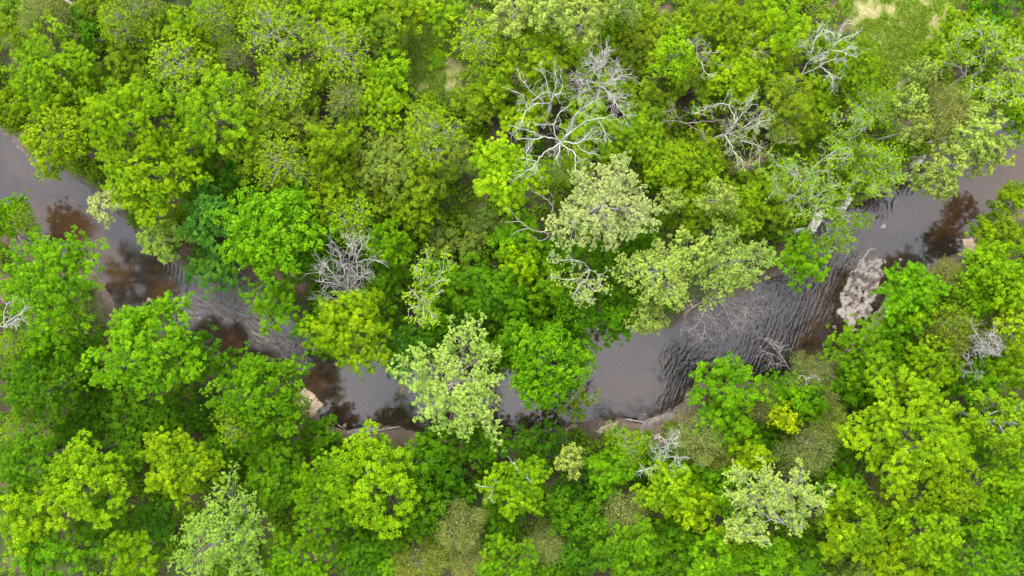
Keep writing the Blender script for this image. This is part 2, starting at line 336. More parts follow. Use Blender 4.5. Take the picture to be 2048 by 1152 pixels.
# ------------------------------------------------------------------ growing trees
def unit(v): return v / (np.linalg.norm(v, axis=-1, keepdims=True) + 1e-9)
def bez(a, c, b, k):
    t = np.linspace(0, 1, k)[:, None]; return a * (1 - t) ** 2 + 2 * c * t * (1 - t) + b * t * t
def limbs_to(G, ends, zlow, ztop, r0, kmain=9, sides=5, tipr=0.018, axis_wob=0.25):
    """trunk and branching limbs from a vertical axis out to the given end points"""
    zt = ztop; k = 10; tz = np.linspace(-0.4, zt, k)
    ax = np.stack([axis_wob * np.sin(tz * 0.35 + rng.random() * 6), axis_wob * np.cos(tz * 0.3 + rng.random() * 6) - axis_wob, tz], 1); ax[:2, :2] *= 0.3
    G.tube(ax, r0 * (1 - 0.78 * np.linspace(0, 1, k)) * np.where(tz < 0.3, 1.35, 1), 8)
    az = lambda z: np.array([np.interp(z, tz, ax[:, 0]), np.interp(z, tz, ax[:, 1]), z])
    cen = ends[rng.choice(len(ends), min(kmain, len(ends)), replace=False)].copy()
    for _ in range(5):
        lab = np.argmin(((ends[:, None] - cen[None]) ** 2).sum(-1), 1)
        for i in range(len(cen)):
            if (lab == i).any(): cen[i] = ends[lab == i].mean(0)
    for i in range(len(cen)):
        e = ends[lab == i]
        if not len(e): continue
        hd = np.hypot(cen[i, 0], cen[i, 1]); zs = np.clip(cen[i, 2] - 0.75 * hd - 0.5, zlow, zt * 0.97); a = az(zs)
        mid = a + (cen[i] - a) * 0.72
        c = a + (mid - a) * 0.5 + np.array([0, 0, -0.10 * hd]) + rng.normal(size=3) * 0.15
        p = bez(a, c, mid, 7); rr = r0 * np.linspace(0.42, 0.17, 7); G.tube(p, rr, sides)
        for x in e:
            s0 = p[rng.integers(3, 7)]; c = s0 + (x - s0) * 0.5 + rng.normal(size=3) * 0.12 * np.linalg.norm(x - s0)
            G.tube(bez(s0, c, x, 5), np.linspace(r0 * 0.10, tipr, 5), 4)
def crown_pts(n, R, depth, ztop, inner=0.55, low=-0.35, lobes=5):
    """clump centres through the upper shell of an uneven crown"""
    ph = rng.random(6) * 6.28; am = rng.random(6)
    out = []; tries = 0
    dmin = 1.15 * R / math.sqrt(n)
    while len(out) < n and tries < 9000:
        tries += 1
        th = rng.random() * 6.283; u = low + (1 - low) * rng.random() ** 0.9
        s = math.sqrt(max(0, 1 - u * u)); e = 1 + 0.20 * math.sin(lobes * th + ph[0]) * am[0] + 0.16 * math.sin(3 * th + ph[1]) + 0.12 * math.sin(2 * th + ph[2] + 2 * u)
        rr = inner + (1 - inner) * rng.random() ** 0.6
        p = np.array([R * s * math.cos(th) * e * rr, R * s * math.sin(th) * e * rr, ztop - depth * (0.55 - 0.55 * u * rr)])
        if all(np.sum((p - q) ** 2) > dmin * dmin * 0.6 for q in out): out.append(p)
        if tries % 1500 == 0: dmin *= 0.8
    return np.array(out)
def leaf_clump(G, c, outd, r, nl, size, tone, up=0.75, elong=1.35, flat=0.75, tufts=9):
    """one spray of leaves: small tufts over an uneven dome that points outwards"""
    nd = unit(rng.normal(size=(tufts, 3))); nd[:, 2] = np.abs(nd[:, 2]) * 0.95 - 0.2
    nc = nd * (r * (0.45 + 0.6 * rng.random(tufts)))[:, None]; nc[:, 2] *= flat
    nc += np.outer((nc @ outd) * (elong - 1), outd)
    nt = np.clip(tone + rng.normal(size=tufts) * 0.17, 0, 1); tr = r * (0.22 + 0.2 * rng.random(tufts))
    k = rng.integers(0, tufts, nl)
    o = unit(rng.normal(size=(nl, 3))) * (rng.random(nl) ** 0.5)[:, None] * tr[k][:, None] * np.array([1, 1, 0.7])
    nrm = unit(nd[k] * 0.6 + np.array([0, 0, up]) + o / (tr[k][:, None]) * 0.5 + rng.normal(size=(nl, 3)) * 0.42)
    G.cards(c + nc[k] + o, nrm, size * (0.7 + 0.6 * rng.random(nl)), np.clip(nt[k] + rng.normal(size=nl) * 0.10, 0, 1))

def proto_broad(R=4.5, H=14.0, depth=6.0, clumps=70, nl=190, size=0.19, cl=1.0, bark=None, leafm=None, inner=0.55, up=0.75, elong=1.35, low=-0.35):
    T = Geo(); C = Geo(); e = crown_pts(clumps, R * 0.86, depth, H - 0.5, inner, low)
    limbs_to(T, e - np.array([0, 0, 0.25]), H * 0.3, H * 0.86, 0.05 + 0.05 * R)
    for p in e:
        o = unit(np.array([p[0], p[1], 0.5 + 0.35 * (p[2] - (H - depth))]))
        r = cl * (0.75 + 0.5 * rng.random()) * R / 4.5
        leaf_clump(C, p, o, r, int(nl * (0.7 + 0.6 * rng.random())), size, rng.random() * 0.7 + 0.15, up, elong)
    return T.mesh('trunk', [bark or M_BARK], True), C.mesh('crown', [leafm or M_LEAF]), R, H
def proto_sparse(R=4.2, H=13.0, depth=6.5, ends=240, nl=14, size=0.105, bark=None, leafm=None, cr=0.25, main=12, low=-0.2):
    T = Geo(); C = Geo(); e = crown_pts(ends, R, depth, H - 0.3, 0.4, low, 4)
    limbs_to(T, e, H * 0.35, H * 0.85, 0.05 + 0.045 * R, main, 5, 0.009)
    for p in e:
        for k in range(rng.integers(2, 4)):
            q = p + rng.normal(size=3) * 0.36
            leaf_clump(C, q, np.array([0, 0, 1.]), cr * (0.7 + 0.6 * rng.random()), nl, size, rng.random() * 0.8 + 0.1, 0.8, 1.0, 0.75, 3)
    return T.mesh('trunk', [bark or M_TWIG], True), C.mesh('crown', [leafm or M_LEAF]), R, H
def proto_haze(R=2.6, H=9.0, depth=5.0, ends=110, nb=11000):
    T = Geo(); C = Geo(); e = crown_pts(ends, R * 0.95, depth, H, 0.35, -0.2, 3)
    limbs_to(T, e, H * 0.3, H * 0.8, 0.16, 9, 4, 0.012)
    k = rng.integers(0, len(e), nb); o = unit(e[k] - np.array([0, 0, H - depth * 1.1])); w = unit(o + rng.normal(size=(nb, 3)) * 0.28)
    a = e[k] + rng.normal(size=(nb, 3)) * 0.32; L = 0.15 + 0.55 * rng.random(nb) ** 1.5
    sd_ = unit(np.cross(w, rng.normal(size=(nb, 3)))) * 0.012
    b = a + w * L[:, None]; v = np.stack([a - sd_, a + sd_, b + sd_ * 0.5, b - sd_ * 0.5], 1).reshape(-1, 3)
    C.add(v, np.arange(nb * 4).reshape(nb, 4), np.repeat(rng.random(nb), 4))
    m = nb // 4; kk = rng.integers(0, nb, m)
    C.cards(b[kk], unit(rng.normal(size=(m, 3)) + np.array([0, 0, .8])), 0.045 + 0.04 * rng.random(m), 0.3 + 0.7 * rng.random(m))
    return T.mesh('trunk', [M_TWIG], True), C.mesh('crown', [M_HAZE]), R, H

def broad_set(R, H, kinds):
    out = []
    for cl, inner, elong, dens, depth, ls in kinds:
        ls *= 0.86
        n = int(66 * dens * (R / 4.5) ** 2 / cl ** 2) + 10
        out.append(proto_broad(R, H, depth * (R / 4.5) ** 0.6, n, int(230 * cl ** 1.6 * (0.145 / ls) ** 1.5), ls, cl * 4.5 / R, inner=inner, elong=elong))
    return out
BK = [(1.0, 0.5, 1.8, 0.95, 6.3, 0.115), (0.8, 0.45, 2.0, 1.0, 6.0, 0.09), (1.1, 0.55, 1.6, 0.85, 6.8, 0.145), (0.9, 0.4, 2.3, 0.75, 6.0, 0.11), (1.2, 0.5, 1.9, 0.65, 6.5, 0.13), (0.7, 0.45, 1.7, 1.0, 6.5, 0.10)]
PROTO = {
 'b': broad_set(4.3, 14, BK), 'bl': broad_set(6.2, 16, BK), 'm': broad_set(2.7, 9, BK),
 'f': [proto_broad(4.5, 14, 7.0, 130, 150, 0.13, 0.85, inner=0.6, up=0.5), proto_broad(4.5, 14, 6.5, 120, 160, 0.135, 0.9, inner=0.55, up=0.5, elong=1.8)],
 'p': [proto_broad(4.5, 15, 6.5, 75, 130, 0.16, 0.72, M_WHITE, M_PALE, 0.5), proto_broad(4.5, 15, 6.0, 85, 120, 0.16, 0.68, M_TWIG, M_PALE, 0.4), proto_broad(4.5, 15, 7.0, 70, 135, 0.165, 0.75, M_WHITE, M_PALE, 0.5)],
 'pl': [proto_broad(6.2, 16, 7.0, 210, 75, 0.12, 0.42, M_WHITE, M_PALE, 0.35, elong=2.0), proto_broad(6.2, 16, 7.5, 230, 70, 0.115, 0.40, M_TWIG, M_PALE, 0.3, elong=1.8)],
 's': [proto_sparse(), proto_sparse(ends=200, main=9), proto_sparse(R=4.2, ends=270, nl=12, main=14)],
 'h': [proto_haze(), proto_haze(R=2.6, depth=5.8, ends=120), proto_haze(R=2.6, depth=4.4)],
 'u': [proto_broad(1.6, 3.4, 2.6, 20, 120, 0.13, 1.6, inner=0.4), proto_broad(1.6, 3.4, 2.4, 24, 100, 0.13, 1.5, inner=0.4), proto_broad(1.6, 3.4, 2.8, 18, 120, 0.14, 1.6, inner=0.4)],
}
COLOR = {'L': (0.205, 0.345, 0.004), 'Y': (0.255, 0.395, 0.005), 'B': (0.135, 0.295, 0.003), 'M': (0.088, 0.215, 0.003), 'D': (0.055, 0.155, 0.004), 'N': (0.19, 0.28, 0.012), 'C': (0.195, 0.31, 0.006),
         'K': (0.085, 0.225, 0.022), 'O': (0.19, 0.255, 0.035), 'P': (0.29, 0.39, 0.07), 'Q': (0.25, 0.365, 0.065), 'S': (0.37, 0.44, 0.15), 'T': (0.21, 0.33, 0.04), 'G': (0.215, 0.27, 0.075), 'V': (0.46, 0.52, 0.008)}
KIND = {'b': ('broadleaf_tree', 'broadleaf tree', 'broadleaf trees of the river wood'), 'm': ('young_broadleaf_tree', 'young tree', 'young broadleaf trees of the river wood'),
        'f': ('fine_leaved_tree', 'fine-leaved tree', 'fine leaved trees of the river wood'), 'p': ('pale_leaved_tree', 'open-crowned tree', 'pale leaved trees of the river wood'),
        's': ('budding_tree', 'sparse budding tree', 'sparse budding trees of the river wood'), 'h': ('bare_twig_tree', 'hazy twiggy tree', 'hazy twiggy trees of the river wood'),
        'u': ('shrub', 'leafy shrub', 'shrubs of the river wood')}
HUE = {'L': 'lime green', 'Y': 'yellow-green', 'B': 'bright green', 'M': 'mid green', 'D': 'dark green', 'K': 'blue-green', 'O': 'olive', 'P': 'pale yellow-green', 'S': 'silvery sage', 'G': 'grey-olive', 'V': 'vivid yellow', 'N': 'light green', 'C': 'fresh green', 'T': 'greyish green', 'Q': 'pale green'}

# every crown the photograph shows: position of its centre, crown radius (both in photo pixels), kind, colour, optional height
TREES = [
 (92,140,105,'b','L'),(112,268,80,'f','B'),(30,215,48,'f','B',11),(252,232,80,'b','L',16),(285,345,108,'b','L'),(425,235,95,'b','B'),(100,38,55,'h','G',10),(20,35,50,'m','M'),(235,48,48,'s','Y'),
 (270,12,48,'s','O'),(310,62,42,'m','M'),(420,22,50,'s','Y'),(362,130,68,'s','Y'),(262,130,48,'m','M'),(545,75,75,'s','Y'),(560,172,62,'s','Y'),(480,120,36,'s','O'),(682,98,68,'s','Y'),
 (474,185,42,'s','Y'),(567,335,62,'s','Y'),(545,258,55,'m','M'),(662,290,52,'b','B',12),(695,212,48,'s','O'),(640,18,58,'m','B'),(560,12,48,'h','O'),(645,378,58,'m','B'),(500,305,48,'m','M'),(170,55,45,'m','D'),
 (190,10,48,'m','M'),(365,55,40,'m','B'),(610,250,40,'m','O'),(160,175,45,'m','B',8),
 (768,50,58,'m','M'),(715,22,48,'m','L'),(775,152,44,'m','L'),(955,72,58,'s','Y'),(872,118,24,'u','L'),(1015,28,58,'p','P'),(1095,18,55,'p','P'),(1163,38,55,'p','P'),(1230,8,45,'p','P'),
 (1068,112,66,'b','B',11),(1000,145,48,'m','B',9),(1207,55,30,'m','L'),(1280,98,52,'m','M'),(1250,35,42,'m','M'),(1350,115,58,'p','L',14),(1258,280,68,'b','B',10),(1048,242,46,'m','Y',7),
 (1005,352,74,'b','Y',12),(762,222,58,'b','L',10),(858,222,32,'m','B'),(868,272,68,'s','Y'),(775,322,72,'f','O',9),(845,355,52,'m','M'),(700,345,48,'m','M'),(1208,405,112,'p','S',17),(1112,345,34,'s','Y',8),
 (1342,330,60,'b','B',11),(1292,212,48,'m','M'),(950,205,40,'m','M',6),(905,320,42,'m','O',6),(1085,190,50,'b','B',8),(1160,330,45,'m','M',7),(1180,250,50,'m','B',7),(1215,175,45,'m','B',7),
 (1400,45,50,'m','B'),(1465,58,62,'b','B'),(1560,60,60,'b','L'),(1470,150,72,'b','L',12),(1395,165,48,'m','M'),(1570,205,62,'b','M'),(1600,235,48,'m','B'),(1700,132,56,'b','B',11),(1625,85,46,'m','M',7),
 (1745,212,48,'s','Y'),(1832,152,32,'p','P'),(1822,205,40,'p','P'),(1830,250,38,'p','P'),(1880,225,54,'h','G',12),(1945,255,58,'p','P'),(1985,305,52,'p','P'),(1905,318,50,'p','P'),(1880,370,36,'p','P'),(1850,355,30,'p','P'),
 (1995,28,40,'m','D'),(2030,78,42,'m','B'),(2040,215,50,'m','B'),(1565,260,38,'p','S',9),(1400,305,48,'m','B'),(1392,345,52,'b','B',9),(1438,395,44,'p','P'),(1760,330,62,'s','L'),(1862,110,34,'m','B',6),(1905,50,34,'m','B',6),
 (1540,120,40,'m','M'),(1650,200,42,'m','L',7),(1690,180,40,'m','M',7),(1600,345,40,'m','M',6),(1500,380,52,'m','B',8),(1545,400,46,'m','M',7),(1470,430,48,'m','M',8),(1380,430,45,'m','B',9),(1345,55,40,'m','M'),
 (12,412,46,'m','B'),(40,432,30,'s','Y',10),(98,562,112,'b','B',15),(25,692,38,'s','Y',12),(292,702,118,'b','B',15),(395,700,52,'b','M',10),(520,795,100,'b','B',15),(480,748,46,'m','M'),(155,715,62,'m','M',9),
 (208,412,40,'p','S',7),(325,480,52,'p','T',7),(420,440,62,'m','K',9),(425,530,48,'m','K',6),(540,460,102,'f','B',14),(555,612,56,'b','B',10),(692,660,88,'b','L',13),(645,650,50,'b','B',10),(690,425,52,'s','Y'),(600,385,46,'m','M'),(625,520,48,'m','M',7),
 (770,478,48,'b','B',12),(840,428,38,'m','B'),(905,560,58,'m','M'),(1040,528,42,'b','L',11),(985,588,62,'b','M',11),(1112,580,54,'b','B',10),(908,770,132,'p','Q',15),(1090,735,94,'f','B',14),(1035,680,58,'m','M',9),(1150,690,46,'m','B',8),(1155,630,50,'f','M',11),
 (800,710,42,'m','K',7),(1312,548,82,'p','P',15),(1300,640,45,'p','P',11),(1460,525,88,'p','P',15),(1385,500,50,'p','P'),(1232,560,44,'m','M'),(1240,630,50,'m','M',9),(1332,405,36,'p','P'),(740,615,46,'m','M',8),(880,475,42,'u','O',5),
 (940,470,44,'u','O',5),(975,455,40,'u','O',4),(840,690,48,'m','D',8),(1000,690,52,'m','M',9),(950,640,48,'m','D',8),(770,560,44,'m','M',8),(1040,630,50,'m','M',8),(800,385,42,'m','M',7),(740,385,42,'m','M',7),(1130,510,40,'m','M',8),(1040,470,44,'m','B',8),
 (1600,515,48,'m','B',8),(1822,598,70,'b','B',12),(1848,612,46,'m','L',11),(1730,702,68,'b','B',11),(1885,562,46,'h','G',9),(1968,532,62,'b','L',13),(1998,448,40,'m','M'),(1935,600,56,'b','B',11),(1890,662,58,'h','O',11),(1895,650,40,'s','Y',12),
 (2035,655,50,'p','Y',13),(1862,730,58,'b','L',12),(1442,775,72,'b','B',12),(1625,745,48,'h','G',8),(1545,790,44,'m','M',8),(1700,760,50,'m','M'),(2032,385,38,'m','B'),(2025,575,52,'b','L',13),(1990,490,42,'m','L'),(1780,690,48,'m','B',9),(1980,640,46,'h','O',8),(1955,770,48,'b','B',9),(2030,740,42,'b','L',11),(1790,750,44,'m','M',8),
 (75,775,82,'b','M',13),(60,700,50,'b','B',11),(45,855,44,'s','Y',11),(55,925,72,'b','M'),(170,962,92,'b','Y',15),(55,1030,70,'b','Y',14),(95,1105,72,'b','B'),(265,1112,56,'b','L'),(360,930,76,'b','L',13),(480,850,46,'s','Y',14),
 (440,1065,112,'p','T',15),(560,945,72,'b','M',11),(530,885,56,'m','B',9),(665,1000,92,'b','B',15),(240,840,52,'m','M',6),(325,835,46,'m','M',6),(640,880,48,'m','M',8),(315,1040,42,'m','D',5),(600,1115,66,'b','B'),(190,1060,50,'m','M',7),(160,850,46,'m','M',7),(270,905,42,'m','M',7),(400,830,42,'m','D',6),(440,900,42,'m','M',7),(180,780,44,'m','D',6),
 (745,960,110,'b','L',15),(835,935,58,'m','M',9),(720,1085,66,'b','M',11),(965,885,52,'m','M',8),(1022,965,66,'b','L',13),(1137,925,36,'p','P',11),(1215,950,50,'m','B'),(1258,890,46,'s','L',9),(915,1050,50,'h','G',10),(928,1112,44,'h','G'),(1005,1052,38,'m','M'),
 (1085,1085,44,'h','G'),(830,1128,56,'h','O'),(1252,1030,52,'h','G',10),(1012,1128,62,'b','B'),(1330,985,62,'b','L',12),(1268,1098,68,'b','B'),(1388,1028,40,'b','Y',12),(1115,1010,50,'m','M'),(1180,1045,50,'m','M'),(1150,1110,48,'m','D'),(880,900,50,'m','M',7),(1080,895,46,'m','D',7),(1165,985,42,'m','D',7),
 (900,990,44,'m','D',7),(850,1040,48,'m','M'),(1390,950,46,'m','B',9),(1300,920,40,'m','M',7),
 (1400,872,54,'h','G',10),(1435,908,44,'h','O'),(1512,805,42,'h','G',9),(1600,805,54,'b','B',11),(1578,838,30,'m','V',13),(1508,902,36,'b','Y',12),(1470,850,58,'b','B',10),(1602,895,58,'h','G',10),(1650,850,48,'h','O',9),(1640,790,40,'h','G',8),(1822,875,135,'b','L',16),(1882,972,84,'b','L',14),
 (1682,985,58,'b','B',11),(1700,1055,76,'b','L',14),(1852,1060,76,'b','L',14),(2000,850,76,'p','L',15),(2015,955,62,'b','L',13),(1990,1035,58,'b','B',12),(1770,992,46,'h','O',8),(1395,1000,36,'m','Y'),(1372,1075,50,'m','M'),(1425,1120,58,'b','B'),
 (1520,1115,58,'m','B'),(1605,1125,52,'m','M'),(1700,1135,46,'m','O'),(1800,1130,52,'m','Y'),(1745,1125,40,'m','Y'),(1985,1118,58,'b','B'),(1885,1130,52,'m','B'),(1718,1098,40,'h','O',6),(1440,990,56,'b','B',10),(1660,920,42,'m','M',8),(1760,780,46,'m','M',8),(1550,870,40,'m','M',7),(1930,900,46,'m','M',8),(1470,1080,44,'m','L',9),(2040,1070,46,'m','M'),(1340,1120,50,'m','M'),(1090,1140,42,'m','M'),(490,1130,50,'m','M',9),(760,1130,46,'m','B'),
 (910,600,40,'m','D',7),(870,640,38,'m','B',7),(1280,480,40,'m','M',9),(1210,520,42,'m','M',8),(1400,400,42,'m','B',8),(1558,338,36,'m','M',6),(1450,205,36,'m','M',6),(640,460,42,'m','M',8),(1255,150,40,'m','M',6),(1310,270,42,'m','M',7),(1180,120,40,'m','B',7),(985,210,38,'u','O',4),(820,300,40,'m','M',6),(620,170,40,'m','M',8),(420,110,42,'m','M',7),(310,190,40,'m','D',7),(480,350,42,'m','D',7),(400,330,42,'m','D',6),
 (720,160,36,'m','O',6),(800,10,44,'m','B'),(880,20,44,'m','L',7),(500,20,40,'m','M'),(1900,90,30,'u','B',3),
]
LAND = [((1120,260),'the big white snag'),((700,560),'the broom-shaped dead tree'),((1210,410),'the pale sage crown by the big snag'),((900,765),'the pale crown leaning over the river'),((1790,30),'the tan grassy clearing'),
        ((870,140),'the brown grassy patch'),((1720,560),'the pale gravel bar'),((1240,730),'the smooth grey pool'),((470,630),'the rocky riffle'),((1640,430),'the white rock ledge'),((1440,630),'the bare crown over the water'),
        ((1822,875),'the widest lime crown'),((440,1065),'the greyish crown near the bottom edge'),((620,800),'the sandy beach'),((80,420),'the brown river bend'),((850,570),'the white-limbed sycamore'),((1320,910),'the forked white dead tree'),((1640,120),'the twin-stemmed dead tree'),((1550,1000),'the spreading white-limbed tree'),((1575,838),'the vivid yellow crown'),((170,962),'the yellow crown near the left corner'),((915,1050),'the grey twig crowns')]
ORD = ['', 'second ', 'third ', 'fourth ', 'fifth ', 'sixth ', 'seventh ', 'eighth ', 'ninth ']
seen = {}
def where(px, py, phrase):
    best = min((( (px - l[0][0]) ** 2 + (py - l[0][1]) ** 2) for l in LAND if (px - l[0][0]) ** 2 + (py - l[0][1]) ** 2 > 900))
    for l in LAND:
        dd = (px - l[0][0]) ** 2 + (py - l[0][1]) ** 2
        if dd == best: break
    dx, dy = px - l[0][0], py - l[0][1]
    if abs(dx) > 2.2 * abs(dy): d = 'right of' if dx > 0 else 'left of'
    elif abs(dy) > 2.2 * abs(dx): d = 'below' if dy > 0 else 'above'
    else: d = ('below' if dy > 0 else 'above') + (' right of' if dx > 0 else ' left of')
    return best, (phrase, l[1], d)
todo = {}
def label_later(o, px, py, phrase):
    dd, key = where(px, py, phrase); todo.setdefault(key, []).append((dd, o))
def finish_labels():
    for (ph, ln, d), L in todo.items():
        for i, (_, o) in enumerate(sorted(L, key=lambda q: q[0])):
            o['label'] = f'{ph} {d} {ln}' if len(L) == 1 else f'{ORD[i] or "nearest "}{ph} {d} {ln}'

def bare(name, loc):
    o = bpy.data.objects.new(name, None); COL.objects.link(o); o.location = loc; o.empty_display_size = 0.5; return o
def plant(rec, i):
    px, py, r, k, c = rec[:5]
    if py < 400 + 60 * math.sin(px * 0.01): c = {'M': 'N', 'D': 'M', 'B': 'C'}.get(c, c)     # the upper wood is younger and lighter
    arr = PROTO[k + 'l' if k in 'bp' and r > 80 else ('m' if k == 'b' and r < 55 else k)]; tm, cmsh, R0, H0 = arr[rng.integers(len(arr))]
    base_h = {'b': 13.5, 'm': 9, 'f': 13, 'p': 14.5, 's': 12.5, 'h': 8.5, 'u': 2.8}[k]
    rm = r / 1024 * TANX * (CAM_H - 0.8 * base_h)
    h = rec[5] if len(rec) > 5 else base_h * (0.9 + 0.2 * rng.random()) * (0.75 + 0.25 * min(1.3, rm / R0))
    rm = r / 1024 * TANX * (CAM_H - 0.8 * h)
    x, y, _ = PX(px, py, h * 0.78)
    bx, by = x, y
    for _ in range(14):                       # river-edge trees root on the bank and lean out over the water
        if sdist(RIVER, np.array([bx]), np.array([by]))[0] > 0.8: break
        q = sdist(RIVER, np.array([bx + .3, bx - .3, bx, bx]), np.array([by, by, by + .3, by - .3])); gr = unit(np.array([q[0] - q[1], q[2] - q[3]])); bx += gr[0] * 0.4; by += gr[1] * 0.4
    g = max(gz(bx, by), 0.0)
    nm, kn, grp = KIND[k]
    o = bare(nm, (bx, by, g)); s = 0.97 * rm / R0; o.scale = (s, s, (h - g) / H0)
    lean = Vector((x - bx, y - by, max(0.78 * h - g, 2.0))); lean.x += rng.normal() * 0.02 * h; lean.y += rng.normal() * 0.02 * h
    o.rotation_euler = (lean.to_track_quat('Z', 'Y') @ Euler((0, 0, rng.random() * 6.283)).to_quaternion()).to_euler()
    o['category'] = 'shrub' if k == 'u' else 'tree'; o['group'] = grp
    big = 'large ' if r > 85 else ('small ' if r < 38 else '')
    label_later(o, px, py, f'{big}{HUE[c]} {kn}')
    link('trunk', tm, o); cw = link('crown', cmsh, o)
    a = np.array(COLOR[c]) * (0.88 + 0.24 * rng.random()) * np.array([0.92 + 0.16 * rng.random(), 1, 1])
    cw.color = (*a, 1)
for i, rec in enumerate(TREES): plant(rec, i)

# ------------------------------------------------------------------ trees with limbs one can follow in the photograph
def twigs(G, p0, d0, L, r, lev, dens, upb=0.1, sides=3, ends=None):
    n = 4; pts = [p0]; d = d0.copy()
    for k in range(n):
        d = unit(d + rng.normal(size=3) * 0.22 + np.array([0, 0, upb * 0.3])); pts.append(pts[-1] + d * L / n)
    pts = np.array(pts); G.tube(pts, np.linspace(r, max(r * 0.35, 0.008), n + 1), sides)
    if ends is not None: ends.append(pts[-1]); ends.append(pts[2])
    if lev > 0:
        for k in range(dens):
            t = 0.25 + 0.7 * rng.random(); a = pts[min(int(t * n), n - 1)] + (pts[min(int(t * n) + 1, n)] - pts[min(int(t * n), n - 1)]) * (t * n % 1)
            w = unit(d0 + rng.normal(size=3) * 0.75); w[2] = w[2] * 0.6 + 0.1
            twigs(G, a, unit(w), L * (0.45 + 0.3 * rng.random()), r * 0.6, lev - 1, max(2, dens - 1), upb, 3, ends)
def traced(name, label, cat, base, hub, hubz, limbs, tipz, r0=0.2, mat=None, tw=7, twl=1.5, lev=1, dens=3, group=None, leaves=None, hubtop=None, twr=0.017):
    """base and hub in photo pixels; limbs = lists of photo pixels (first point starts at the hub height unless given as (points, z0, z1))"""
    mat = mat or M_DEAD
    bx, by, _ = PX(*base, 0); g = max(gz(bx, by), -0.3); o = bare(name, (bx, by, g)); O = np.array([bx, by, g])
    o['label'] = label; o['category'] = cat
    if group: o['group'] = group
    hp = PX(*hub, hubz); c = (np.array([bx, by, g - 0.4]) + hp) / 2 + rng.normal(size=3) * 0.15
    T = Geo(); T.tube(bez(np.array([bx, by, g - 0.5]), c, hp, 8) - O, np.linspace(r0 * 1.35, r0 * 0.8, 8), 9); link('trunk', T.mesh('trunk', [mat], True), o)
    ends = []
    for lb in limbs:
        z0, z1, rs = hubz, tipz, 0.75
        if isinstance(lb, tuple): lb, z0, z1, rs = lb
        z1 = z1 + rng.normal() * 0.4
        P = np.array([PX(a, b, z0 + (z1 - z0) * t ** 0.8) for (a, b), t in zip(lb, np.linspace(0, 1, len(lb)))]) - O
        L = np.concatenate([[0], np.cumsum(np.linalg.norm(np.diff(P, axis=0), axis=1))]); n = max(5, int(L[-1] / 0.35))
        t = np.linspace(0, L[-1], n); Q = np.stack([np.interp(t, L, P[:, i]) for i in range(3)], 1)
        for _ in range(2): Q[1:-1] = (Q[:-2] + 2 * Q[1:-1] + Q[2:]) / 4
        Q[1:] += rng.normal(size=(n - 1, 3)) * 0.05
        G = Geo(); rad = 0.32 * r0 * rs * (1 - 0.82 * np.linspace(0, 1, n)) + 0.014; G.tube(Q, rad, 6)
        nt = int(tw * max(1, L[-1] / 3))
        for k in range(nt):
            f = (0.2 + 0.8 * rng.random()) * (n - 1); i0 = min(int(f), n - 2); p = Q[i0] + (Q[i0 + 1] - Q[i0]) * (f - i0)
            d = unit(Q[i0 + 1] - Q[i0]); w = unit(d * 0.8 + rng.normal(size=3) * 0.62); w[2] = w[2] * 0.5 + 0.12
            twigs(G, p, unit(w), twl * (0.5 + 0.7 * rng.random()), max(twr, rad[i0] * 0.35), lev, dens, 0.1, 4, ends)
        ends.append(Q[-1]); link('limb', G.mesh('limb', [mat], True), o)
    if leaves:
        col, frac, cr, nl, size = leaves; C = Geo()
        for p in ends:
            if rng.random() < frac: leaf_clump(C, p + rng.normal(size=3) * 0.12, np.array([0, 0, 1.]), cr * (0.6 + 0.8 * rng.random()), nl, size, rng.random() * 0.8 + 0.1, 0.8, 1.0, 0.75, 3 if cr < .25 else 6)
        cw = link('crown', C.mesh('crown', [M_LEAF if col not in 'PS' else M_PALE]), o); cw.color = (*COLOR[col], 1)
    return o
GD = 'bare dead trees standing in the wood'
traced('dead_tree', 'big bone-white snag with long crooked limbs spreading over low green trees', 'tree', (1108,318), (1120,284), 10.5, [
 [(1120,284),(1109,272),(1107,248),(1116,228),(1136,212)],[(1120,284),(1136,268),(1160,250),(1172,242)],([(1160,250),(1166,242),(1194,238),(1233,229)],11.5,14,.45),([(1194,238),(1206,253),(1212,270)],12.5,13.5,.3),
 [(1120,284),(1133,284),(1155,290),(1170,276),(1184,256)],([(1155,290),(1163,300),(1180,309)],11.5,13,.4),([(1165,280),(1180,277),(1197,278)],11.8,13,.35),[(1120,284),(1126,291),(1146,301),(1153,313),(1150,338),(1150,352)],
 [(1120,284),(1119,296),(1116,313),(1110,319)],[(1120,284),(1107,296),(1085,306),(1074,326),(1056,343),(1034,350)],([(1074,326),(1075,334),(1068,350)],12.2,12.6,.4),([(1074,324),(1053,316),(1048,311),(1063,291)],12,13,.4),
 [(1120,284),(1107,273),(1085,274),(1068,280),(1046,278),(1031,277)],([(1085,274),(1058,261),(1039,255),(1017,250)],11.5,13.5,.5),([(1107,248),(1097,248),(1084,250)],11.5,12.5,.4)], 13, 0.24, M_WHITE, 5, 1.3, 1, 3, GD)
traced('dead_tree', 'pale grey dead tree with a dense fan of fine twigs beside the big snag', 'tree', (1110,330), (1150,232), 9.5, [
 ([(1150,232),(1158,219),(1177,210),(1194,202),(1199,178),(1200,168)],9.5,12,.9),([(1200,168),(1194,128),(1182,105)],12,14.5,.5),([(1199,150),(1205,130),(1213,95)],12.5,14.5,.4),([(1197,140),(1175,130)],12.5,14,.35),
 ([(1200,168),(1215,165),(1245,150)],12,14,.5),([(1205,168),(1225,155),(1240,130)],12,14,.4),([(1200,168),(1185,162),(1158,160)],12,13.5,.4),([(1203,172),(1215,185),(1235,210),(1248,228)],12,13,.45),([(1200,172),(1225,190),(1240,200)],12,13,.35),([(1158,219),(1157,195),(1163,170)],10.5,13,.4)], 14, 0.2, M_DEAD, 15, 1.35, 1, 4, GD)
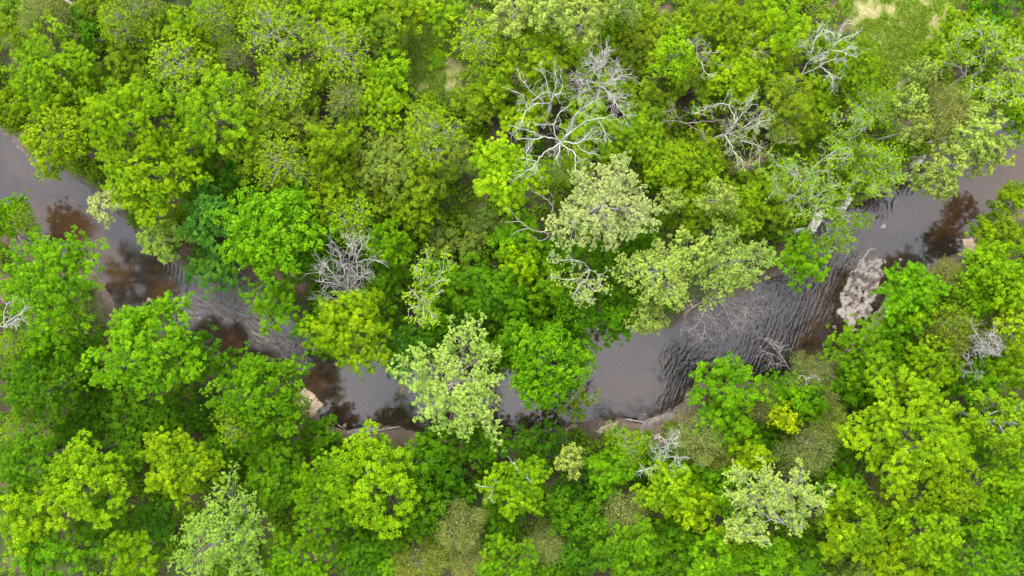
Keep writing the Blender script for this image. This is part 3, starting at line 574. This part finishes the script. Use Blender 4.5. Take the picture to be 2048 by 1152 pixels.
traced('dead_tree', 'crooked white dead tree whose limbs curl above the big snag', 'tree', (1085,260), (1102,205), 10, [
 [(1102,205),(1087,206),(1063,211),(1048,223),(1045,245)],([(1054,215),(1048,189),(1022,182)],11.5,13,.5),([(1087,206),(1076,194),(1056,175),(1043,160),(1034,138)],10.5,13,.55),[(1102,205),(1097,194),(1095,165),(1082,138)],
 [(1102,205),(1104,194),(1124,182),(1129,165),(1121,150)],[(1102,205),(1107,185),(1114,160),(1109,141)],([(1063,202),(1077,194),(1092,184)],11,12,.4)], 13, 0.19, M_WHITE, 6, 1.1, 1, 3, GD)
traced('dead_tree', 'white twin-stemmed dead tree slanting towards the tan grassy clearing', 'tree', (1560,185), (1601,150), 7.5, [
 ([(1601,150),(1627,141),(1637,132),(1655,124),(1675,115),(1691,120)],7.5,11.5,.9),([(1639,132),(1650,103)],9.5,12,.4),([(1640,132),(1648,138),(1663,152),(1682,159)],9.5,11,.45),([(1663,152),(1666,174)],10,10.5,.3),
 ([(1601,150),(1573,158),(1554,171)],7,7,.5),([(1574,158),(1564,146),(1547,141)],7,8,.35),([(1585,156),(1582,174),(1584,183)],7,7.5,.35),([(1601,150),(1618,120),(1641,110),(1662,98),(1672,86),(1691,73),(1714,68)],7.5,13,.9),
 ([(1672,85),(1679,68),(1686,49)],11.5,13,.4),([(1662,99),(1682,101),(1700,110),(1715,113)],11,12.5,.45),([(1684,101),(1707,91)],11.5,12.5,.35),([(1618,119),(1625,99),(1630,80),(1639,54)],9,13,.6),([(1632,76),(1655,60)],11.5,13,.35),([(1618,105),(1603,80)],10,12,.35),([(1630,80),(1648,53),(1669,73)],12,13,.3)], 13, 0.2, M_WHITE, 7, 1.1, 1, 3, GD)
traced('dead_tree', 'grey snapped dead tree lying forked across lime green crowns', 'tree', (1395,135), (1412,119), 9, [
 [(1412,119),(1424,124),(1445,131),(1465,137)],[(1412,119),(1443,112),(1478,110),(1502,103),(1518,91),(1533,79)],([(1476,109),(1490,91),(1502,80),(1514,63)],10.5,12.5,.45),([(1498,106),(1518,117)],11,11.5,.35),([(1505,101),(1528,105)],11,12,.35)], 11.5, 0.17, M_DEADB, 4, 0.9, 1, 2, GD)
traced('dead_tree', 'small white dead tree with bent limbs left of the snapped grey one', 'tree', (1380,145), (1393,115), 9, [
 [(1393,115),(1405,106),(1420,105),(1438,105)],([(1405,106),(1420,84)],10,12,.4),[(1393,115),(1391,91),(1396,75)],[(1393,115),(1398,117),(1406,134),(1412,148),(1426,153)],([(1391,93),(1378,85)],10.5,12,.35)], 11.5, 0.14, M_DEAD, 5, 0.9, 1, 3, GD)
traced('dying_tree', 'nearly bare white tree fanning thin green twigs towards a mossy clearing', 'tree', (1405,290), (1449,269), 9, [
 [(1449,269),(1455,264),(1467,246),(1484,232),(1492,210),(1507,195)],[(1449,269),(1464,263),(1474,243)],[(1449,269),(1480,263),(1501,254),(1518,255)],([(1483,257),(1507,242),(1530,223)],10.5,12,.5),([(1490,256),(1520,245),(1545,240)],10.5,12,.4),
 [(1449,269),(1456,280),(1477,283),(1507,286),(1521,294)],[(1449,269),(1455,280),(1465,294),(1468,305),(1487,325)],([(1470,240),(1462,217),(1455,206),(1428,208),(1415,214),(1402,223),(1386,229)],11,12,.5),[(1449,269),(1462,267),(1474,276)],([(1507,286),(1521,300),(1518,325)],11,10,.3)], 12, 0.2, M_WHITE, 10, 1.2, 1, 3, GD, ('O', .35, .16, 6, .075))
traced('dead_tree', 'brownish dead tree with two long curved limbs in shrubs', 'tree', (1345,270), (1366,245), 8, [
 [(1366,245),(1383,248),(1406,240),(1428,245),(1439,239),(1450,238)],([(1378,250),(1391,258),(1412,263)],8.5,9,.6),[(1366,245),(1350,228),(1346,204)],([(1366,245),(1340,240),(1325,243),(1313,252)],8,9,.5),([(1345,235),(1341,218),(1315,229)],8,9,.4)], 9.5, 0.15, M_DEADB, 5, 1.0, 1, 3, GD)
traced('dead_tree', 'broom-shaped bleached dead tree with upright twiggy stems in dense green', 'tree', (730,600), (702,596), 6, [
 [(702,596),(696,582),(695,557),(685,533),(678,503),(673,491),(664,483)],[(702,596),(704,573),(715,554),(713,529),(711,503),(708,483)],([(714,516),(720,498),(728,488),(734,483)],10,12.5,.45),([(711,492),(700,487),(690,489)],11,12.5,.3),
 [(702,596),(699,578),(718,555),(739,543),(742,535)],[(702,596),(692,578),(675,562),(660,540),(640,525)],[(702,596),(687,571),(661,564),(631,562)],([(700,590),(694,584),(661,583)],6.5,9,.4),([(702,596),(720,588),(732,580)],6.5,9,.45),([(700,597),(669,597),(643,595),(614,599)],6.5,8,.4),
 ([(696,550),(704,529)],8.5,11,.4),([(685,533),(657,512)],9,11.5,.4),([(714,525),(735,518),(756,521)],9,11,.35),([(690,570),(655,550),(635,545)],7.5,10,.35)], 12, 0.2, M_DEAD, 9, 1.5, 1, 3, GD)
traced('dead_tree', 'gnarled grey-brown dead limbs reaching left from beside the pale sage crown', 'tree', (1095,480), (1112,464), 11, [
 ([(1112,464),(1107,446),(1103,428),(1106,410),(1087,394),(1060,378)],11,14,.9),([(1106,409),(1105,387),(1091,380)],13,14.5,.5),([(1112,464),(1098,466),(1080,464),(1058,457),(1040,443),(1024,423),(1010,413)],11,13,1.0),
 ([(1040,443),(1020,444),(1008,447),(1001,441)],12.5,13,.5),([(1056,457),(1033,460),(1019,475)],12,13,.5),([(1098,466),(1094,480),(1087,484),(1073,480),(1058,466)],11.5,12,.55)], 13, 0.17, M_DEADB, 1.2, 0.6, 0, 2, GD)
traced('dying_tree', 'white-twigged half-bare tree just below the pale sage crown', 'tree', (1165,545), (1180,540), 10, [
 [(1180,540),(1166,522),(1125,518),(1112,527)],[(1180,540),(1198,550),(1202,572)],[(1180,540),(1175,561),(1161,568),(1143,595)],[(1180,540),(1157,559),(1123,559),(1098,550)],([(1172,565),(1186,583)],11,12,.35),([(1170,570),(1170,588),(1161,604)],11,12,.4),([(1170,585),(1180,605)],11,12,.3)], 12, 0.15, M_WHITE, 7, 1.1, 1, 3, GD, ('P', .35, .2, 8, .1))
traced('dead_tree', 'bare grey twiggy crown hanging over the dark river below pale leaves', 'tree', (1415,560), (1437,590), 9, [
 [(1437,590),(1406,622),(1402,645),(1375,664)],[(1437,590),(1392,608),(1366,627),(1370,643)],[(1437,590),(1409,622),(1430,646),(1437,657)],[(1437,590),(1451,627),(1468,652),(1465,664)],[(1437,590),(1465,626),(1482,643)],[(1437,590),(1475,612),(1496,619),(1515,615)],
 [(1437,590),(1479,598),(1505,605)],([(1470,612),(1484,626),(1501,641)],9,9.5,.4),([(1402,640),(1413,653),(1404,678)],9,9,.35)], 9.5, 0.16, M_DEADB, 9, 1.6, 1, 3, GD)
traced('dead_tree', 'grey dead sapling leaning out over dark water from the lower bank', 'tree', (1590,752), (1578,737), 1.8, [
 ([(1578,737),(1562,714),(1552,698),(1540,683),(1526,678)],1.8,3.5,.9),([(1575,733),(1564,712),(1555,695),(1543,678)],1.8,4,.8),([(1570,727),(1540,705),(1524,702)],2,3,.6),([(1574,732),(1552,728),(1536,723)],1.8,2.5,.5)], 3.5, 0.09, M_DEAD, 8, 1.0, 1, 3, GD)
traced('dead_tree', 'forked pale dead tree with antler-like limbs on the lower bank', 'tree', (1295,905), (1316,940), 9, [
 [(1316,940),(1325,925),(1332,914),(1333,900),(1336,889)],([(1336,889),(1322,875),(1316,867)],11,12.5,.4),([(1336,889),(1342,879),(1345,868)],11,12.5,.4),([(1336,889),(1351,877),(1359,864)],11,12.5,.4),([(1336,889),(1348,888),(1365,884)],11,12,.4),
 ([(1331,915),(1349,916),(1367,914)],10,12,.5),([(1349,917),(1359,926)],11,11.5,.35),([(1322,932),(1319,911),(1299,895)],9.5,11.5,.5),([(1319,909),(1319,893)],10.5,12,.35),[(1316,940),(1307,935),(1292,940),(1279,940)],([(1324,932),(1333,946),(1341,956)],9.5,11,.4)], 12, 0.14, M_WHITE, 8, 0.9, 1, 3, GD)
traced('dead_tree', 'thin white dead sprigs rising out of a lime crown below the river', 'tree', (1022,940), (1040,950), 11, [
 [(1040,950),(1036,943),(1038,935),(1029,932),(1025,922),(1013,912)],[(1040,950),(1057,958)],([(1040,955),(998,976),(980,974),(965,974),(950,969)],10,12,.7),([(998,976),(989,960)],11,12,.4),([(992,977),(982,989),(978,996)],11,12,.4)], 13, 0.11, M_WHITE, 3, 0.6, 1, 2, GD)
traced('dead_tree', 'white-limbed dead tree reaching in over a bright crown near the left edge', 'tree', (30,650), (9,655), 14, [
 [(9,655),(10,642),(34,633),(45,625),(51,613)],[(9,655),(7,631),(10,616),(18,603)],[(9,655),(31,638),(46,640),(56,632)],([(19,657),(27,644)],14.5,15.5,.4),([(9,655),(-20,640)],14,15,.5)], 16.5, 0.13, M_WHITE, 6, 0.8, 1, 3, GD)
traced('dead_tree', 'grey dead tree with swept twigs among crowns near the right edge', 'tree', (1900,690), (1999,712), 9, [
 [(1999,712),(1999,698),(1975,669)],[(1999,712),(1995,690),(1986,662)],[(1999,712),(1975,700),(1952,698)],[(1999,712),(1965,680),(1943,651)],[(1999,712),(2005,690),(1998,672)],([(1985,705),(1960,690),(1950,675)],9.5,11,.4)], 12, 0.14, M_DEAD, 10, 1.1, 1, 3, GD)
traced('dead_tree', 'small twiggy dead tree in a dark gap near the right edge', 'tree', (1870,730), (1946,745), 8, [
 [(1946,745),(1938,730),(1931,715)],[(1946,745),(1940,728),(1935,708)],[(1946,745),(1931,748),(1916,735)],[(1946,745),(1962,743)]], 10, 0.09, M_DEAD, 8, 0.8, 1, 3, GD)
traced('dead_tree', 'pale dead sapling with forked top on the lower right bank', 'tree', (1585,765), (1610,775), 8, [
 [(1610,775),(1616,755),(1625,748)],[(1610,775),(1616,758),(1600,750)],([(1616,757),(1635,752)],9,10,.4)], 10, 0.09, M_WHITE, 5, 0.6, 1, 2, GD)
GS = 'white limbed sycamores of the river wood'
traced('sycamore_tree', 'white-limbed sycamore with scattered yellow leaf dots in deep green woodland', 'tree', (862,580), (848,600), 10, [
 [(848,600),(843,575),(843,554),(840,540),(826,533)],[(848,585),(858,575),(871,566),(886,555)],[(848,600),(837,595),(822,578)],[(848,600),(859,616),(860,595),(885,580)],[(848,600),(848,637)],[(848,600),(838,609),(815,621)],([(845,555),(850,530),(858,515)],11,13,.4),([(859,616),(865,640)],11,13,.4),([(871,566),(885,540),(890,515)],11,13,.35)], 13.5, 0.15, M_WHITE, 6, 1.1, 1, 3, GS, ('Y', .75, .17, 8, .085))
traced('sycamore_tree', 'white-limbed spreading tree with airy green leaves above the white rock ledge', 'tree', (1545,420), (1586,393), 9, [
 [(1586,393),(1606,366),(1621,347),(1629,330),(1652,314),(1667,303)],([(1604,364),(1600,351),(1581,316)],10.5,13.5,.5),([(1600,351),(1572,333)],11.5,13.5,.4),([(1621,349),(1642,339),(1657,343)],11,13,.5),[(1586,393),(1615,398),(1644,387),(1671,368)],([(1600,395),(1627,375)],10,12.5,.45),
 ([(1615,400),(1635,414)],10,12,.4),([(1620,399),(1640,400),(1663,404)],10,12,.45),([(1586,393),(1564,387),(1541,356)],9.5,12,.5),([(1588,397),(1610,425)],9.5,11,.4),([(1606,366),(1580,345),(1555,330)],10,12.5,.4)], 13, 0.17, M_WHITE, 10, 1.4, 1, 3, GS, ('L', .7, .17, 7, .085))
traced('sycamore_tree', 'small airy tree with white twigs leaning over the river from the rock ledge', 'tree', (1625,432), (1637,440), 4, [
 [(1637,440),(1650,446),(1673,454),(1692,461)],([(1650,446),(1654,463),(1660,480)],4.5,5.5,.6),([(1640,436),(1671,427),(1682,433),(1700,431)],4,6,.7),([(1673,454),(1690,475),(1688,495)],5,5,.5),([(1682,433),(1710,445),(1730,440)],5.5,6,.5),([(1660,470),(1650,490)],5,5,.4)], 6, 0.1, M_WHITE, 11, 1.1, 1, 4, GS, ('L', .9, .19, 8, .09))
traced('sycamore_tree', 'white-limbed tree with sparse light leaves left of the big pale riverside crowns', 'tree', (1655,318), (1699,281), 9, [
 [(1699,281),(1709,250),(1713,222)],[(1699,281),(1681,257),(1664,240)],[(1699,281),(1707,300),(1690,316),(1669,316)],([(1703,296),(1684,295)],10,12,.4),[(1699,281),(1725,262),(1740,250)],([(1709,250),(1725,235)],11,13,.4),([(1699,281),(1672,285),(1655,275)],9.5,12,.5)], 13, 0.15, M_WHITE, 8, 1.2, 1, 3, GS, ('L', .75, .18, 7, .085))
traced('sycamore_tree', 'white-branched airy tree between the rock ledge and the pale riverside crowns', 'tree', (1700,360), (1736,335), 8, [
 [(1736,335),(1745,328),(1748,314),(1740,290)],[(1736,335),(1749,314),(1772,307)],[(1736,335),(1764,332),(1780,324)],[(1736,335),(1720,350),(1700,372)],[(1736,335),(1750,355),(1745,380)],[(1736,335),(1770,350),(1795,352)]], 11, 0.13, M_WHITE, 9, 1.1, 1, 3, GS, ('L', .8, .18, 7, .085))
traced('sycamore_tree', 'white-limbed tree with yellow leaf clusters below the dark shrubs of the right corner', 'tree', (1925,165), (1971,130), 9, [
 [(1971,130),(1971,96),(1963,77),(1961,45)],([(1972,95),(1984,70),(1984,47)],11,14,.6),([(1963,72),(1950,60),(1929,61)],12,13.5,.45),([(1970,108),(1944,114)],10.5,12,.4),([(1973,94),(1992,85),(1996,60)],11,14,.4)], 14, 0.16, M_WHITE, 9, 1.2, 1, 3, GS, ('Y', .75, .19, 8, .09))
traced('sycamore_tree', 'white-limbed tree with yellow-green leaves cut off by the right edge', 'tree', (1950,185), (1998,150), 9, [
 [(1998,150),(2017,123),(2028,115),(2048,110)],([(2010,145),(2036,146),(2047,142)],10,13,.6),[(1998,150),(1978,179),(1975,190)],[(1998,150),(2000,170),(1997,195)],([(2017,123),(2020,100),(2030,90)],11,13,.4),([(2015,146),(2030,170),(2025,200)],10,12,.45)], 13, 0.16, M_WHITE, 9, 1.3, 1, 3, GS, ('Y', .8, .2, 8, .095))
traced('sycamore_tree', 'leaning white-limbed tree with yellow dots beside the lower end of the tan clearing', 'tree', (1880,190), (1930,150), 8, [
 [(1930,150),(1936,123),(1927,106),(1915,91),(1915,73)],[(1930,150),(1917,131),(1894,125),(1871,123),(1860,125)],([(1915,91),(1900,95),(1892,85)],10.5,12,.4),[(1930,150),(1945,165),(1940,180)]], 12, 0.14, M_WHITE, 8, 1.1, 1, 3, GS, ('Y', .75, .19, 8, .09))
traced('sycamore_tree', 'spreading white-limbed tree with pale yellow leaf sprays near the bottom edge', 'tree', (1505,985), (1565,1046), 9, [
 [(1565,1046),(1587,1039),(1607,1020),(1621,997),(1620,976)],[(1565,1046),(1541,1039),(1517,1020),(1512,1000),(1502,975),(1474,942)],[(1565,1046),(1576,1015),(1555,990),(1540,975)],([(1576,1015),(1580,987),(1569,959)],11,14,.5),([(1605,1020),(1602,966),(1602,942)],11,14,.45),([(1610,1018),(1640,1010),(1656,985)],11,14,.45),
 ([(1565,1046),(1587,1054),(1605,1058)],9.5,12,.5),([(1541,1039),(1510,1050),(1480,1050)],10,13,.55),([(1530,1042),(1500,1068),(1470,1072)],10,13,.5),([(1517,1020),(1490,1005),(1475,990)],11,13.5,.45),([(1520,1055),(1525,1080)],10,12.5,.4),([(1555,990),(1535,955),(1530,935)],12,14.5,.4),([(1590,1010),(1560,1000),(1545,1010)],11,13,.4),([(1480,1050),(1462,1065)],12,13,.4)], 14, 0.2, M_WHITE, 9, 1.3, 1, 3, GS, ('P', .5, .26, 12, .11))
traced('leaning_tree', 'slim leaning tree with green tips reaching out over the smooth grey pool', 'tree', (1098,866), (1110,846), 1.8, [
 ([(1110,846),(1129,814),(1145,797),(1166,772)],1.8,5.5,.95),([(1114,838),(1132,825),(1157,814)],2.2,4,.7),([(1157,814),(1175,805),(1190,800)],4,4.5,.45),([(1145,797),(1165,790),(1185,792)],4.5,5,.4),([(1132,825),(1150,832),(1165,835)],3,3.2,.45)], 5, 0.17, M_DEAD, 7, 0.9, 1, 3, None, ('C', .7, .22, 12, .09))
traced('leaning_tree', 'brown leaning tree with green tufts over the brown river bend', 'tree', (92,508), (55,480), 3, [
 ([(55,480),(20,465),(-20,455)],3,6,.95),([(45,478),(25,455),(42,437)],3.5,6,.5),([(30,468),(12,448),(-10,445)],4.5,7,.5),([(40,474),(55,462),(70,458)],3.5,5,.4)], 6, 0.16, M_BARK, 7, 1.0, 1, 3, None, ('L', .8, .28, 14, .1))

# ------------------------------------------------------------------ rocks and logs
def rock(label, px, py, lx, ly, h, rot, mat, seed, name='boulder', cat='rock', zoff=0.0):
    r = np.random.default_rng(seed); nu, nv = 72, 40
    u, v = np.meshgrid(np.linspace(0, 2 * np.pi, nu, endpoint=False), np.linspace(-0.5 * np.pi, 0.5 * np.pi, nv), indexing='ij')
    d = np.stack([np.cos(v) * np.cos(u), np.cos(v) * np.sin(u), np.sin(v)], -1).reshape(-1, 3)
    if name != 'boulder' and name != 'river_stone': d = np.sign(d) * np.abs(d) ** np.array([0.55, 0.55, 0.6])
    pl = unit(r.normal(size=(18, 3)) * np.array([1, 1, 0.6])); ds = 0.5 + 0.5 * r.random(18)
    rad = np.min(np.where(d @ pl.T > 0.05, ds / np.maximum(d @ pl.T, 0.05), 9), axis=1); rad = np.minimum(rad, 1.25)
    rough = fbm(d[:, 0] * 3 + seed, d[:, 1] * 3 + d[:, 2] * 2, 5) - 0.5; crack = np.abs(fbm(d[:, 0] * 2.2 + 3 * seed, d[:, 1] * 5 + d[:, 2], 4) - 0.5)
    p = d * (rad * (1 + 0.4 * rough - 0.16 * np.exp(-crack * 40)))[:, None] * np.array([lx, ly, h])
    i, j = np.meshgrid(np.arange(nu), np.arange(nv - 1), indexing='ij'); i2 = (i + 1) % nu
    q = np.stack([i * nv + j, i2 * nv + j, i2 * nv + j + 1, i * nv + j + 1], -1).reshape(-1, 4)
    x, y, _ = PX(px, py, 0); o = link(name, mesh_np(name, p, q, [mat]))
    o.location = (x, y, max(gz(x, y), -0.15) + zoff); o.rotation_euler = (0, 0, rot); o['label'] = label; o['category'] = cat; return o
M_ROCKW = bark_material('pale_limestone', (0.30, 0.29, 0.26), (0.60, 0.59, 0.56), 1.4)
M_ROCKD = bark_material('wet_dark_rock', (0.08, 0.07, 0.065), (0.22, 0.19, 0.17), 1.6)
M_ROCKT = bark_material('tan_rock', (0.15, 0.12, 0.08), (0.40, 0.32, 0.23), 1.3)
rock('white flat rock ledge on the upper bank beneath white-limbed trees', 1676, 416, 2.3, 0.75, 0.5, 0.75, M_ROCKW, 3, 'rock_ledge', 'rock', 0.3)
rock('long narrow white rock ledge sloping down to the dark water', 1622, 452, 2.2, 0.55, 0.5, 0.95, M_ROCKW, 4, 'rock_ledge', 'rock', 0.3)
rock('low white rock shelf half hidden under leaves left of the ledges', 1575, 466, 2.4, 0.35, 0.4, 0.15, M_ROCKW, 5, 'rock_ledge', 'rock', 0.2)
rock('white rock slab on the upper bank beside pale crowns over the river', 1832, 322, 1.4, 0.45, 0.4, 0.7, M_ROCKW, 6, 'rock_ledge', 'rock', 0.2)
rock('small white boulder alone in the river above the gravel bar', 1764, 453, 0.34, 0.27, 0.4, 0.4, M_ROCKW, 7)
rock('small pale rock at the upper edge of the smooth grey pool', 1192, 656, 0.7, 0.4, 0.4, -0.2, M_ROCKW, 8)
rock('pale flat stone peeping out between bright crowns on the lower bank', 349, 668, 0.5, 0.3, 0.3, 0.2, M_ROCKT, 9)
rock('tan slanted rock slab on the lower bank of the grey pool', 1216, 853, 1.3, 0.38, 0.35, 0.55, M_ROCKT, 10, 'rock_slab', 'rock', 0.15)
rock('tan bank rock beside the slim leaning tree', 1148, 858, 1.1, 0.7, 0.4, 0.3, M_ROCKT, 12, 'rock_slab', 'rock', 0.1)
rock('long dark wet rock shelf along the lower bank of the pool', 1325, 838, 2.6, 0.9, 0.35, 0.42, M_ROCKD, 13, 'rock_shelf', 'rock', 0.05)
rock('dark wet rock shelf below the small lower pool', 725, 862, 2.2, 0.6, 0.35, 0.15, M_ROCKD, 14, 'rock_shelf', 'rock', 0.05)
rock('cream bank rock at the right end of the small lower pool', 805, 775, 0.8, 1.1, 0.4, 0.2, M_ROCKT, 15, 'rock_slab', 'rock', 0.1)
rock('brown wet rock below the rocky riffle by bright crowns', 255, 622, 0.9, 0.5, 0.3, 0.3, M_ROCKD, 16)
rock('dark rock mound in the mouth of the bank hollow below the river', 1130, 878, 0.9, 0.8, 0.5, 0.1, M_ROCKD, 17)
def log(label, a, b, r, z, mat):
    p = PX(*a, z); q = PX(*b, z); p[2] += gz(*p[:2]); q[2] += gz(*q[:2]); G = Geo(); O = p.copy()
    Q = bez(p, (p + q) / 2 + rng.normal(size=3) * 0.08, q, 9) - O; rr = r * np.linspace(1, 0.7, 9); rr[[0, -1]] *= 0.6; G.tube(Q, rr, 9)
    for k in range(3): twigs(G, Q[2 + 2 * k], unit(rng.normal(size=3) + np.array([0, 0, .6])), 0.6, r * 0.3, 0, 0)
    o = link('fallen_log', G.mesh('fallen_log', [mat], True)); o.location = O; o['label'] = label; o['category'] = 'log'; return o
log('grey fallen log in the dark gap between lower left crowns', (228,888), (262,880), 0.14, 0.5, M_DEADB)
log('dark grey fallen trunk slanting through the trees near the top edge', (138,4), (172,28), 0.2, 3.0, M_DEADB)
log('thin pale log lying along the lower bank under the small pool', (717,868), (800,853), 0.06, 0.25, M_DEAD)

for k, (a, b, r) in enumerate([((655,838),(690,858),.05),((770,842),(815,838),.06),((930,872),(985,884),.08),((1000,868),(1042,884),.05),((1250,838),(1300,846),.06),((1385,735),(1402,775),.07),((1660,660),(1690,672),.05),((1850,512),(1905,500),.06),((242,612),(270,640),.06),((95,478),(150,512),.08),((500,582),(545,600),.05)]):
    o = log('', a, b, r, 0.12, M_DEADB if k % 2 else M_DEAD); o['group'] = 'driftwood along the banks'; o.name = 'driftwood_log'; label_later(o, (a[0] + b[0]) / 2, (a[1] + b[1]) / 2, 'thin stranded driftwood log')
for k in range(34):
    q = [(258,612),(300,600),(420,640),(470,600),(520,612),(560,650),(590,690),(635,800),(660,812),(645,842),(690,850),(760,850),(1040,872),(1140,842),(1290,830),(1340,818),(1375,790),(1650,690),(1668,655),(1745,500),(1765,520),(1775,505),(1720,512),(1700,528),(1760,545),(1800,520),(1850,500),(1900,490),(180,520),(150,500),(205,545),(350,600),(330,655),(1690,640)][k]
    sz = 0.16 + 0.26 * rng.random(); o = rock('', q[0], q[1], sz, sz * 0.75, sz * 0.6, rng.random() * 6, [M_ROCKD, M_ROCKT, M_ROCKD][k % 3], 30 + k, 'river_stone', 'rock', 0.05); o['group'] = 'loose stones in the river'
    o.location.z = max(o.location.z, -0.03); label_later(o, q[0], q[1], ['small dark wet stone', 'small tan stone', 'small dark wet stone'][k % 3])
# ------------------------------------------------------------------ undergrowth and grass: uncountable, one object each
def build_undergrowth():
    G = Geo(); n = 6800
    x = (rng.random(n) - 0.5) * 150; y = (rng.random(n) - 0.5) * 96
    d = sdist(RIVER, x, y); ok = d > 0.9
    for q in (CLEAR1, CLEAR2): ok &= (sdist(q, x, y) > 0.5) | (rng.random(n) < 0.03)
    for q in (MUD1, MUD2): ok &= sdist(q, x, y) > 0.4
    x = x[ok]; y = y[ok]; z = ground_z(x, y); dd = d[ok]
    for a, b, c, e in zip(x, y, z, dd):
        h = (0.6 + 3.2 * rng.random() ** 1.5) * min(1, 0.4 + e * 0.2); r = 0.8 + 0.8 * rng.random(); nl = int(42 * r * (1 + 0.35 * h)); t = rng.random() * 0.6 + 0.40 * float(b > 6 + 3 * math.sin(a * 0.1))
        u = unit(rng.normal(size=(nl, 3))); u[:, 2] = np.abs(u[:, 2]); p = u * np.array([r, r, h]) * (0.5 + 0.5 * rng.random(nl) ** 0.5)[:, None] * (0.75 + 0.35 * np.sin(5 * u[:, 0] + a) * np.sin(5 * u[:, 1] + b))[:, None]
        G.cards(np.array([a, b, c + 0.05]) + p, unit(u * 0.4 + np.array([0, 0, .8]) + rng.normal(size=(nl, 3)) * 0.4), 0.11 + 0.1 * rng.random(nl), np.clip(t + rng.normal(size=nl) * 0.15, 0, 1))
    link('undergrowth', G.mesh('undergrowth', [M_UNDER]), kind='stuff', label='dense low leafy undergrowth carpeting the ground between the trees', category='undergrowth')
build_undergrowth()
def build_grass():
    pts = []
    for q, k in ((CLEAR1, 9000), (CLEAR2, 26000), (CLEAR3, 4000), (OLIVE, 9000)):
        a = np.array(q); lo = a.min(0) - 1; hi = a.max(0) + 1; p = lo + (hi - lo) * rng.random((k, 2)); f = fbm(p[:, 0] * 0.5, p[:, 1] * 0.5) + 0.5 * fbm(p[:, 0] * 1.3 + 4, p[:, 1] * 1.3)
        pts.append(p[(sdist(q, p[:, 0], p[:, 1]) < 0.5) & (rng.random(k) > sst(0.72, 0.92, f))])
    p = np.concatenate(pts); n = len(p); z = ground_z(p[:, 0], p[:, 1]); G = Geo()
    tuft = vnoise(p[:, 0] * 1.4, p[:, 1] * 1.4)
    up = unit(rng.normal(size=(n, 3)) * 0.5 + np.array([0, 0, 0.8])); c = np.stack([p[:, 0], p[:, 1], z + 0.12], 1)
    sd_ = unit(np.cross(up, rng.normal(size=(n, 3)))) * 0.035; L = (0.18 + 0.4 * tuft * rng.random(n))[:, None]
    v = np.stack([c - sd_ - up * 0.12, c + sd_ - up * 0.12, c + sd_ * 0.2 + up * L, c - sd_ * 0.2 + up * L], 1).reshape(-1, 3)
    G.add(v, np.arange(n * 4).reshape(n, 4), np.repeat(np.clip(tuft + rng.normal(size=n) * 0.2, 0, 1), 4))
    link('grass', G.mesh('grass', [M_GRASS]), kind='stuff', label='short sunlit grass of the small clearings', category='grass')
build_grass()
finish_labels()
